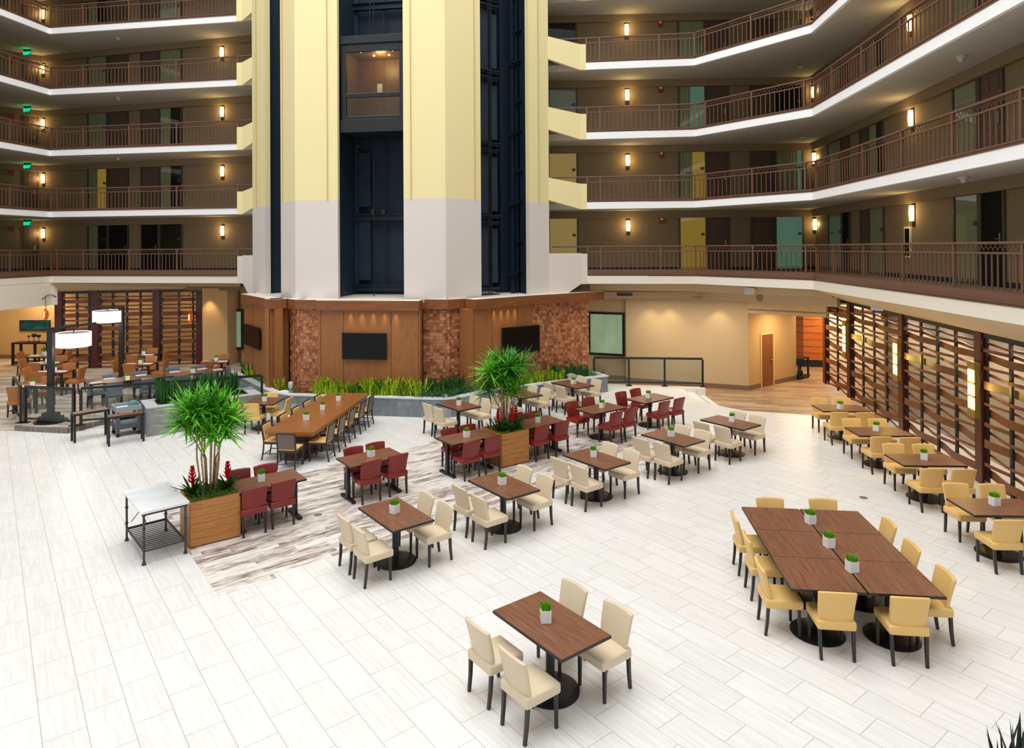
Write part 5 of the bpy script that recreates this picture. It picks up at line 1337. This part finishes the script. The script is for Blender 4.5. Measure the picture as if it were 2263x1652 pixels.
# yellow tables along the right screen
wd_ = math.radians(-2.5); fN, fS = math.radians(87.5), math.radians(-92.5)
wt = [
 ('farthest yellow-seat table along the right screen', quad_center([(1793.4,892.9),(1924.3,908.8)], .76), (1857,903), [(1809.3,877.6),(1860.3,878.2),(1857,910),(1914,910.8)]),
 ('second farthest yellow-seat table along right screen', quad_center([(1866.7,942.2),(1896.5,962.6),(2019.9,962.6),(1984,943.6)], .76), (1937,951), [(1879.8,923.3),(1936.9,924),(1948.9,964.2),(2013,966)]),
 ('second nearest yellow-seat table along right screen', quad_center([(1955.8,1001),(1994,1028),(2138.8,1030),(2088.7,1002)], .76), (2042,1014.5), [(1971.7,978.7),(2037.4,980),(2063,1034.7),(2133.3,1036.4)]),
 ('nearest yellow-seat table at the right edge', V2(F(2121.3, 1118, .76))+Vector((math.cos(wd_), math.sin(wd_)))*.6, (2198,1115), [(2108.7,1066.2),(2188.4,1067.9),(2233.5,1148.4),None]),
]
for desc, c, pu, cps in wt:
    four('yellow', desc, c, wd_, cps, [fS, fS, fN, fN], RS_, 'disc', potuv=pu)
# six square tables pushed together
cBig = quad_center([(1637.7,1120.2),(1749.9,1299.3),(2092.8,1318.7),(1895.7,1128)], .76); la = math.radians(-97); lx = Vector((math.cos(la), math.sin(la))); ly = Vector((-lx[1], lx[0]))
for i, r in enumerate(('far', 'middle', 'near')):
    for j, s in enumerate(('left', 'right')):
        table('s', .885, .89, 'disc', cBig+lx*(i-1)*.887+ly*(-.4525+.905*j), la, f'square walnut table, {r} {s} one of six joined tables', 'six joined square tables')
for (u, v), fa, sd in (((1699.7,1098), -97, 'far end, left'), ((1816.5,1100.5), -97, 'far end, right'), ((1853,1309), 83, 'near end, left'), ((2014.3,1320), 83, 'near end, right'),
    ((1619,1137.8), -7, 'left side, farthest'), ((1645.3,1181.8), -7, 'left side, middle'), ((1674.7,1242.7), -7, 'left side, nearest'),
    ((1970,1151.4), 173, 'right side, farthest'), ((2020.8,1201.5), 173, 'right side, middle'), ((2095.3,1261.7), 173, 'right side, nearest')):
    chair_px('yellow', u, v, math.radians(fa), f'yellow padded chair at the big joined tables, {sd}', 'yellow dining chairs')
pot(1791, 1155, .761, 'white grass pot on the joined tables, farthest', .2); pot(1832, 1207, .761, 'white grass pot on the joined tables, middle', .1); pot(1883, 1261, .761, 'white grass pot on the joined tables, nearest', .15)
# square table left of the communal table
cS = quad_center([(536.6,891.7),(560.5,876.9),(629.2,877.7),(603.4,894.4)], .76)
table('s', .9, .88, 'disc', cS, math.radians(-5), 'square walnut table between the palm and the communal table', 'walnut dining tables')
for (u, v), fa, sd in (((600.2,866.2), -95, 'far side'), ((642.4,878.2), 175, 'right side'), ((554,891.2), 85, 'near side')):
    chair_px('yellow', u, v, math.radians(fa), f'yellow padded chair at the square table left of communal table, {sd}', 'yellow dining chairs')
chair('yellow', cS-Vector((.62, -.05)), math.radians(-5), 'yellow padded chair at the square table left of communal table, behind palm leaves', 'yellow dining chairs')
pot(585, 885.5, .761, 'white grass pot on the square table left of communal table')
# communal table with dark framed chairs
qC = [(584.3,952.2),(729,866.7),(817.4,868.3),(693.3,954.2)]; cC_ = quad_center(qC, .76); Q = [V2(F(u, v, .76)) for u, v in qC]
ca_ = ang(Q[0], Q[1]); LC = ((Q[1]-Q[0]).length+(Q[2]-Q[3]).length)/2; WC_ = ((Q[2]-Q[1]).length+(Q[3]-Q[0]).length)/2
t = thing('communal_table', 'long thick oiled walnut communal table', 'table', (cC_[0], cC_[1], 0), ca_)
b = MB(); b.box(-LC/2, LC/2, -WC_/2, WC_/2, .69, .76); b.build('table_top', M['comm'], t, bevel=.006)
b = MB(); b.box(-LC/2+.06, LC/2-.06, -WC_/2+.06, WC_/2-.06, .63, .69); b.build('apron', M['comm'], t)
for s in (-1, 1):
    b = MB(); 
    for i in range(9): b.box(s*LC*.34-.42, s*LC*.34+.42, -.26, .26, .02+i*.067, .02+i*.067+.052)
    b.box(s*LC*.34-.40, s*LC*.34+.40, -.24, .24, 0, .63); b.build('pedestal', wood('pedestal_wood', (50,28,18), (78,46,30), 'x', 1, .5), t)
def make_stool():
    t = thing('communal_chair', 'x', 'chair')
    o = seat_mesh(.43, .44, .43, .475, M['sand'], t, .014)
    b = MB(); b.box(-.225, .225, -.225, .225, .385, .43); b.build('seat_frame', M['leg'], t)
    b = MB(); b.hexa([(-.19,-.2,.47),(.19,-.2,.47),(.19,-.17,.47),(-.19,-.17,.47),(-.195,-.265,.815),(.195,-.265,.815),(.195,-.23,.815),(-.195,-.23,.815)]); b.build('back_cushion', M['sand'], t, bevel=.008)
    b = MB(); b.hexa([(-.21,-.222,.46),(.21,-.222,.46),(.21,-.2,.46),(-.21,-.2,.46),(-.21,-.29,.83),(.21,-.29,.83),(.21,-.265,.83),(-.21,-.265,.83)]); b.build('back_panel', M['stoolpanel'], t)
    for s in (-1, 1):
        b = MB(); b.bar((s*.205, .2, 0), (s*.205, .2, .4), .034, .034); b.build('leg', M['leg'], t)
        b = MB(); b.tube([(s*.21,-.27,0),(s*.212,-.225,.25),(s*.212,-.215,.45),(s*.212,-.28,.835)], .02, 4); b.build('leg', M['leg'], t)
        b = MB(); b.bar((s*.207, .2, .16), (s*.21, -.245, .16), .018, .018); b.build('stretcher', M['plastic'], t)
    for y in (.2, -.24):
        b = MB(); b.bar((-.2, y, .13), (.2, y, .13), .016, .016); b.build('stretcher', M['plastic'], t)
    b = MB(); b.box(-.215, .215, -.29, -.255, .815, .84); b.build('top_rail', M['leg'], t)
    return t
M['stoolpanel'] = plain('stool_panel', (112,98,88), .5)
st_p = make_stool(); st_used = []
def stool(P, fa, label):
    if not st_used: st_used.append(1); o = st_p; o.location = (P[0], P[1], 0); o.rotation_euler.z = fa-PI/2; o['label'] = label; o['group'] = 'communal table chairs'
    else: clone(st_p, (P[0], P[1], 0), fa-PI/2, label, 'communal table chairs')
nC = Vector((-math.sin(ca_), math.cos(ca_)))
OR5 = ['nearest', 'second nearest', 'middle', 'second farthest', 'farthest']
for lab, (u, v) in zip(OR5, ((586.5,933),(624,913.5),(651.5,898.5),(676.5,884.5),(701,872.5))):
    p = F(u, v, .84); f = -nC; stool(p+f*.275, math.atan2(f[1], f[0]), f'dark framed chair on the left of the communal table, {lab}')
for lab, (u, v) in zip(OR5, ((734,936),(758,918.5),(780,902),(803,886.5),(821,874))):
    p = F(u, v, .84); f = nC; stool(p+f*.275, math.atan2(f[1], f[0]), f'dark framed chair on the right of the communal table, {lab}')
fx = Vector((math.cos(ca_), math.sin(ca_))); p = F(631, 957.5, .84); stool(p+fx*.275, ca_, 'dark framed chair at the near end of the communal table')
for (u, v), lab in (((676.5,927), 'nearest'), ((713,904), 'middle'), ((748.5,884), 'farthest')): pot(u, v, .761, f'white grass pot on the communal table, {lab}')

# marble topped console of iron
ml, mr, mb = V2(F(318, 1248)), V2(F(410, 1222)), V2(F(290, 1192)); am = ang(ml, mr); W = (mr-ml).length; D = .72
D = (mb-ml).length
t = thing('marble_table', 'white marble topped iron table beside the teak planter box', 'table', (ml[0], ml[1], 0), am)
H = .86
b = MB(); b.box(-.05, W+.05, -.05, D+.05, H-.045, H); b.build('marble_top', M['marble'], t, bevel=.006)
b = MB(); b.box(0, W, -.012, .012, H-.085, H-.045); b.box(0, W, D-.012, D+.012, H-.085, H-.045); b.box(-.012, .012, 0, D, H-.085, H-.045); b.box(W-.012, W+.012, 0, D, H-.085, H-.045); b.build('apron_frame', M['iron'], t)
for x in (0, W):
    for y in (0, D):
        b = MB(); b.lathe([(.035,0),(.03,.03),(.018,.06),(.018,.28),(.03,.3),(.018,.33),(.018,.55),(.03,.57),(.018,.6),(.018,H-.1),(.03,H-.085),(.03,H-.05)], 10, (x, y, 0)); b.build('leg', M['iron'], t)
b = MB(); b.box(0, W, -.01, .01, .2, .225); b.box(0, W, D-.01, D+.01, .2, .225); b.box(-.01, .01, 0, D, .2, .225); b.box(W-.01, W+.01, 0, D, .2, .225)
n_ = 15
for i in range(1, n_): b.box(0, W, D*i/n_-.008, D*i/n_+.008, .212, .224)
b.build('slatted_shelf', M['iron'], t)
b = MB(); b.tube([(W*.5, D, .21), (W*.2, D, H-.1)], .007, 5); b.tube([(W*.1, D, .3), (W*.75, D, H-.1)], .007, 5); b.build('cross_brace', M['iron'], t)

# floor drains
for u, v, lab in ((703, 1137, 'small round floor drain in the plank inlay'), (1908, 1099, 'small round floor drain in the white tiles at right')):
    p = F(u, v, .003); b = MB(); b.lathe([(.075,0),(.075,.004),(.06,.005)], 20); tag(b.build('floor_drain', plain('drain_metal', (140,132,124), .4, .5, .3), None, (p[0], p[1], .003)), lab, 'drain')

# ---- left dining area
for k, (pts_, lab) in enumerate(((((154.6,963),(163.3,979),(237,968)), 'left'), (((231.9,970.4),(238.5,987),(319.8,974.4)), 'right'))):
    a, c, e = [V2(F(u, v)) for u, v in pts_]
    dirx = (e-c).normalized() if k else (V2(F(242.5, 905, .75))-V2(F(162, 917.8, .75))).normalized()
    L = (e-c).length if k else (V2(F(242.5, 905, .75))-V2(F(162, 917.8, .75))).length; W = .32
    t = thing('side_table', f'narrow black framed side table with wooden top, {lab} of the pair', 'table', (c[0], c[1], 0), math.atan2(dirx[1], dirx[0]), 'pair of narrow side tables')
    for x in (.025, L-.025):
        for y in (.025, W-.025): b = MB(); b.box(x-.025, x+.025, y-.025, y+.025, 0, .74); b.build('leg', M['black'], t)
    b = MB(); b.box(0, L, 0, W, .69, .735); b.build('top_frame', M['black'], t)
    b = MB(); b.box(.02, L-.02, .02, W-.02, .735, .747); b.build('table_top', M['walnut'], t)
# utility cart
a, c, e = V2(F(257, 901, .8)), V2(F(313, 893, .8)), V2(F(243.2, 885.9, .8)); L = (c-a).length; W = .62
t = thing('utility_cart', 'grey plastic utility cart behind the narrow side tables', 'cart', (a[0], a[1], 0), ang(a, c))
def tray(z, h, nm):
    b = MB(); b.box(0, L, 0, W, z, z+.03); b.box(0, L, 0, .03, z+.03, z+h); b.box(0, L, W-.03, W, z+.03, z+h); b.box(0, .03, .03, W-.03, z+.03, z+h); b.box(L-.03, L, .03, W-.03, z+.03, z+h); b.build(nm, M['plastic'] if z < .5 else M['paleplastic'], t, bevel=.008)
tray(.66, .14, 'top_tray'); tray(.2, .14, 'bottom_tray')
for x in (.05, L-.05):
    for y in (.05, W-.05):
        b = MB(); b.box(x-.035, x+.035, y-.035, y+.035, .1, .68); b.build('post', M['plastic'], t); b = MB(); b.tube([(x, y-.02, .05), (x, y+.02, .05)], .05, 12); b.build('wheel', M['black'], t)
o = V2(a); ux = (c-a).normalized(); uy = Vector((-ux[1], ux[0]))
def on_cart(x, y, z, sx, sy, h, name, mat, label, cat):
    p = o+ux*x+uy*y; b = MB(); b.box(-sx/2, sx/2, -sy/2, sy/2, 0, h); return tag(b.build(name, mat, None, (p[0], p[1], z), ang(a, c), bevel=.006), label, cat)
on_cart(L*.8, W*.55, .691, .12, .3, .16, 'teal_carton', M['tealbox'], 'teal carton standing in the cart tray', 'carton')
on_cart(L*.33, W*.5, .691, .36, .44, .03, 'paper_stack', M['paper'], 'flat white papers lying in the cart tray', 'papers')
p = o+ux*L*.45+uy*W*.45; t2 = thing('plant_crate', 'pale crate of green plants on the lower cart tray', 'crate', (p[0], p[1], .231), ang(a, c))
b = MB(); b.box(-.26, .26, -.2, .2, 0, .03); b.box(-.26, .26, -.2, -.18, .03, .2); b.box(-.26, .26, .18, .2, .03, .2); b.box(-.26, -.24, -.18, .18, .03, .2); b.box(.24, .26, -.18, .18, .03, .2); b.build('crate_body', M['paleplastic'], t2)
b = MB()
for i in range(160): b.blade((R_.uniform(-.22,.22), R_.uniform(-.16,.16), .03), R_.uniform(0,6.3), R_.uniform(.16,.26), .03, R_.uniform(0,.5), .4, 2)
b.build('leaves', M['leafd'], t2, fix=False)
# long table with grey chairs
za = PZ+.76
h0, h1, h2, h3 = [V2(F(u, v, za)) for u, v in ((195.3,840.6),(484.6,811.6),(497.4,818.7),(202.6,852.6))]
ah = ang(h0, h1); LH = (h1-h0).length; WH = .75; cH = (h0+h1)/2+Vector((math.sin(ah), -math.cos(ah)))*WH/2
ux, uy = Vector((math.cos(ah), math.sin(ah))), Vector((-math.sin(ah), math.cos(ah)))
for s, lab in ((-1, 'left'), (1, 'right')):
    table('h', round(LH/2-.005, 3), WH, 'legs', cH+ux*s*LH/4, ah, f'long brown dining table behind the glass railing, {lab} half', 'two long tables behind the railing', PZ)
GZ = PZ
for (u, v), lab in (((243.5,826), 'far side, first from left'), ((309,819.4), 'far side, second from left'), ((381,811), 'far side, third from left'), ((440,806.4), 'far side, fourth from left')):
    chair_px('grey', u, v, ah-PI/2, f'dark grey chair at the long table, {lab}', 'dark grey chairs', PZ)
chair_px('grey', 188.6, 839.3, ah, 'dark grey chair at the left end of the long table', 'dark grey chairs', PZ)
chair_px('grey', 507, 808, ah+PI, 'dark grey chair at the right end of the long table', 'dark grey chairs', PZ)
for f, lab in ((.16, 'first from left'), (.4, 'second from left'), (.64, 'third from left'), (.86, 'fourth from left')):
    p = cH+ux*(f-.5)*LH-uy*.6; chair('grey', p, ah+PI/2, f'dark grey chair at the long table, near side, {lab}', 'dark grey chairs', PZ)
pot(282, 839, za+.001, 'white grass pot on the left half of the long table'); pot(426, 823, za+.001, 'white grass pot on the right half of the long table')
def napkin(u, v, z, a, label):
    p = F(u, v, z); b = MB(); b.box(-.16, .16, -.05, .05, 0, .016); b.box(-.15, .13, -.04, .04, .016, .026); tag(b.build('napkin', M['paper'], None, (p[0], p[1], z), a, bevel=.006), label, 'napkin', 'rolled napkins')
for (u, v), lab in (((212,846),'left end, first'),((242,837),'far edge, near the left pot'),((312,829.5),'far edge, middle'),((386,822),'far edge, right of the seam'),((447,815.5),'far edge, right of the right pot'),((482,817),'right end'),((325,838),'near edge, left of the seam'),((250,846.5),'near edge, left')):
    napkin(u, v, za+.001, ah+R_.uniform(-.2,.2), f'white rolled napkin on the long table, {lab}')
# orange chair tables
def dine(c, a, desc, potuv, sides, L=.95, W=.8):
    table('d', L, W, 'legs', c, a, f'dark wood dining table, {desc}', 'left dining tables', PZ)
    for s in sides:
        f = a+{'far': -PI/2, 'near': PI/2, 'left': 0, 'right': PI}[s]; d = Vector((math.cos(f), math.sin(f))); off = (W/2 if s in ('far', 'near') else L/2)+.2
        chair('orange', c-d*off, f, f'tan orange chair at the {desc}, {s} side', 'tan orange chairs', PZ)
    if potuv: pot(potuv[0], potuv[1], za+.001, f'white grass pot on the {desc}')
    for s, l in ((-1, 'left'), (1, 'right')):
        p = c+Vector((math.cos(a), math.sin(a)))*s*.3-Vector((-math.sin(a), math.cos(a)))*.12
        b = MB(); b.box(-.17, .17, -.06, .06, 0, .018); b.box(-.15, .15, -.045, .05, .018, .03); tag(b.build('napkin', M['paper'], None, (p[0], p[1], za+.001), a, bevel=.006), f'white napkin on the {l} of the {desc}', 'napkin', 'rolled napkins')
dl_ = math.radians(3)
dine(V2(F(121, 820, za)), dl_, 'nearest table of the left column', (121, 820), ('far', 'near', 'left', 'right'))
dine(V2(F(106, 801, za)), dl_, 'middle table of the left column', (104, 800), ('far', 'near', 'left', 'right'))
dine(V2(F(98, 784.5, za)), dl_, 'farthest table of the left column', (98, 784), ('far', 'left', 'right'))
dine(V2(F(315, 783.5, za)), dl_, 'farther table in front of left screen', (317, 783), ('far', 'near', 'left', 'right'))
dine(V2(F(311, 803, za)), dl_, 'nearer table in front of left screen', (311.4, 803), ('far', 'near', 'left', 'right'))
dine(V2(F(477, 798, za)), dl_, 'table beside the left end of the tower', (477.6, 797), ('far', 'near'), .75, .75)
dine(V2(F(71, 852, za)), dl_, 'small table at the railing corner', (70.6, 852), ('far', 'near'), .75, .75)
# long low bench behind the box planter
p = V2(F(349, 855, .55)); e = V2(F(438, 845.5, .55)); L = (e-p).length
t = thing('bench', 'low bench with a reddish top behind the box planter', 'bench', (p[0], p[1], PZ), ang(p, e))
b = MB(); b.box(0, L, 0, .38, .36, .4); b.build('bench_top', plain('reddish_top', (150,84,72), .5), t)
b = MB(); b.box(0, L, 0, .38, .32, .36); b.build('frame', M['black'], t)
for x in (.05, L/2, L-.05):
    for y in (.04, .34): b = MB(); b.box(x-.025, x+.025, y-.025, y+.025, 0, .32); b.build('leg', M['black'], t)
# drum lamps on tall poles
t_ = NT('drum_shade_fabric'); t_.bsdf(lin((250,246,246)), .8, .1, 0, None, lin((255,244,238)), 1.15); M['shade'] = t_.mat
def drum_lamp(P, top, side, r, h, sh, label, d2):
    t = thing('floor_lamp', label, 'lamp', (P[0], P[1], PZ)); H = top-PZ
    b = MB(); b.lathe([(.42,0),(.42,.03)], 28); b.box(-.3, .3, -.12, .12, .03, .16); b.box(-.2, .2, -.11, .11, .16, .26); b.build('base', M['black'], t)
    b = MB(); b.box(-.075, .075, -.06, .06, .05, H); b.build('pole', M['black'], t)
    d = Vector((math.cos(d2), math.sin(d2)))
    b = MB(); b.bar((-d[0]*.1, -d[1]*.1, H-.03), (d[0]*1.15, d[1]*1.15, H+.1 if side > 0 else H-.02), .1, .06); b.build('arm', M['black'], t)
    c = d*sh; b = MB(); b.tube([(c[0], c[1], H+.03), (c[0], c[1], H-.14)], .015, 6); b.build('hanger', M['black'], t)
    b = MB(); H -= -.06; n = 36
    for q in range(n):
        a0, a1 = 2*PI*q/n, 2*PI*(q+1)/n
        b.quad((c[0]+r*math.cos(a0), c[1]+r*math.sin(a0), H-.2), (c[0]+r*math.cos(a1), c[1]+r*math.sin(a1), H-.2), (c[0]+r*math.cos(a1), c[1]+r*math.sin(a1), H-.2-h), (c[0]+r*math.cos(a0), c[1]+r*math.sin(a0), H-.2-h))
    b.build('drum_shade', M['shade'], t, smooth=True)
    b = MB(); b.lathe([(r-.02, H-.2-h+.03), (r-.02, H-.2-h+.035)], 36, (c[0], c[1], 0)); b.build('diffuser', M['shade'], t)
    b = MB(); b.lathe([(r-.02, H-.215), (r-.02, H-.21)], 36, (c[0], c[1], 0)); b.build('top_disc', plain('shade_top', (170,168,170), .7), t)
    l = bpy.data.lights.new('drum_light', 'POINT'); l.energy = 30; l.color = (1, .88, .74); l.shadow_soft_size = .3
    lo = bpy.data.objects.new('drum_light', l); COL.objects.link(lo); lo.parent = t; lo.location = (c[0], c[1], H-.2-h-.15)
lp = V2(F(112.5, 931, PZ)); drum_lamp(lp, 2.80, 1, .44, .40, .58, 'black floor lamp with white drum shade, near the railing', .25)
lp2 = Vector(((268-1111)/1485*24, 24.0)); drum_lamp(lp2, 3.0, -1, .47, .40, .45, 'black floor lamp with white drum shade, farther back', PI+.2)

# ================================================================== LIGHT
w = bpy.data.worlds.new('world'); S.world = w; w.use_nodes = True
bg = w.node_tree.nodes['Background']; bg.inputs[0].default_value = (.93, .96, 1, 1); bg.inputs[1].default_value = WORLD
def area(name, loc, size, sizey, power, color=(1, 1, 1), rot=(0, 0, 0)):
    l = bpy.data.lights.new(name, 'AREA'); l.shape = 'RECTANGLE'; l.size = size; l.size_y = sizey; l.energy = power; l.color = color
    o = bpy.data.objects.new(name, l); COL.objects.link(o); o.location = loc; o.rotation_euler = rot; return o
area('skylight', (-4.5, 9, 26), 24, 26, SKY_W, (1, .99, .97), (math.radians(-6), 0, 0))
def spot(name, loc, target, power, color, size=1.0, blend=.6):
    l = bpy.data.lights.new(name, 'SPOT'); l.energy = power; l.color = color; l.spot_size = size; l.spot_blend = blend; l.shadow_soft_size = .06
    o = bpy.data.objects.new(name, l); COL.objects.link(o); o.location = loc; o.rotation_euler = (Vector(target)-Vector(loc)).to_track_quat('-Z', 'Y').to_euler(); return o
WARM = (1, .74, .42)
for f in (.17, .3, .62): 
    q = LR[0]+d1*(LR[1]-LR[0]).length*f*1.25-nn*.45; spot('ceiling_downlight', (q[0], q[1], 2.98), (q[0]+nn[0]*.35, q[1]+nn[1]*.35, 0), 30, WARM, 1.5, .7)
for q in ((10.9, 25.0), (12.6, 27.5), (14.5, 29)): area('corridor_light', (q[0], q[1], 2.55), .8, .8, 70, WARM)
for q in ((5.4, 24.9), (7.6, 23.9)): area('lounge_fill', (q[0], q[1], 2.92), 1.6, .8, 45, (1, .86, .66))  # unseen soft fill added to brighten the tan wall evenly, no fixtures here
area('shop_light', (14.8, 26.0, 2.8), 3, 3, 230, (1, .95, .86))
for Y in (19.5, 17.4, 15.0, 12.6): area('screen_downlight', (RSx(Y)+.3, Y, 3.05), .2, 1.6, 32, (1, .86, .72))
for q in ((-23, 28.6), (-20.6, 29.4), (-16.5, 29.2), (-13.5, 29.0)): area('dining_downlight', (q[0], q[1], 3.3), .5, .5, 62 if q[0] < -18 else 26, WARM)
spot('pier_downlight', (ca[0]+.3, ca[1]-.35, 3.2), (ca[0]+.35, ca[1]+.1, 0), 60, WARM, 1.3, .8)
for P, Q, n, fs in ((FP['G'], FP['H'], nf, (.33, .44, .55, .66, .77)), (FP['L'], FP['Mm'], nr, (.33, .45, .57, .69))):
    for f in fs:
        q = lerp(P, Q, f)+n*.06; spot('fascia_downlight', (q[0], q[1], ZF0-.02), (q[0]+n[0]*.05, q[1]+n[1]*.05, 0), 16, (1, .8, .5), .9, .9)
l = bpy.data.lights.new('car_light', 'POINT'); l.energy = 28; l.color = (1, .7, .28); l.shadow_soft_size = .2
lo = bpy.data.objects.new('car_light', l); COL.objects.link(lo); lo.parent = car; lo.location = (WC/2, .8, g1-.1)

vs = S.view_settings; vs.view_transform = 'Standard'; vs.look = 'None'; vs.exposure = EXPO; vs.gamma = 1; vs.use_curve_mapping = False
S.cycles.use_denoising = True; S.cycles.max_bounces = 6; S.cycles.diffuse_bounces = 4; S.cycles.glossy_bounces = 3; S.cycles.transparent_max_bounces = 10; S.cycles.sample_clamp_indirect = 6; S.cycles.caustics_reflective = False; S.cycles.caustics_refractive = False
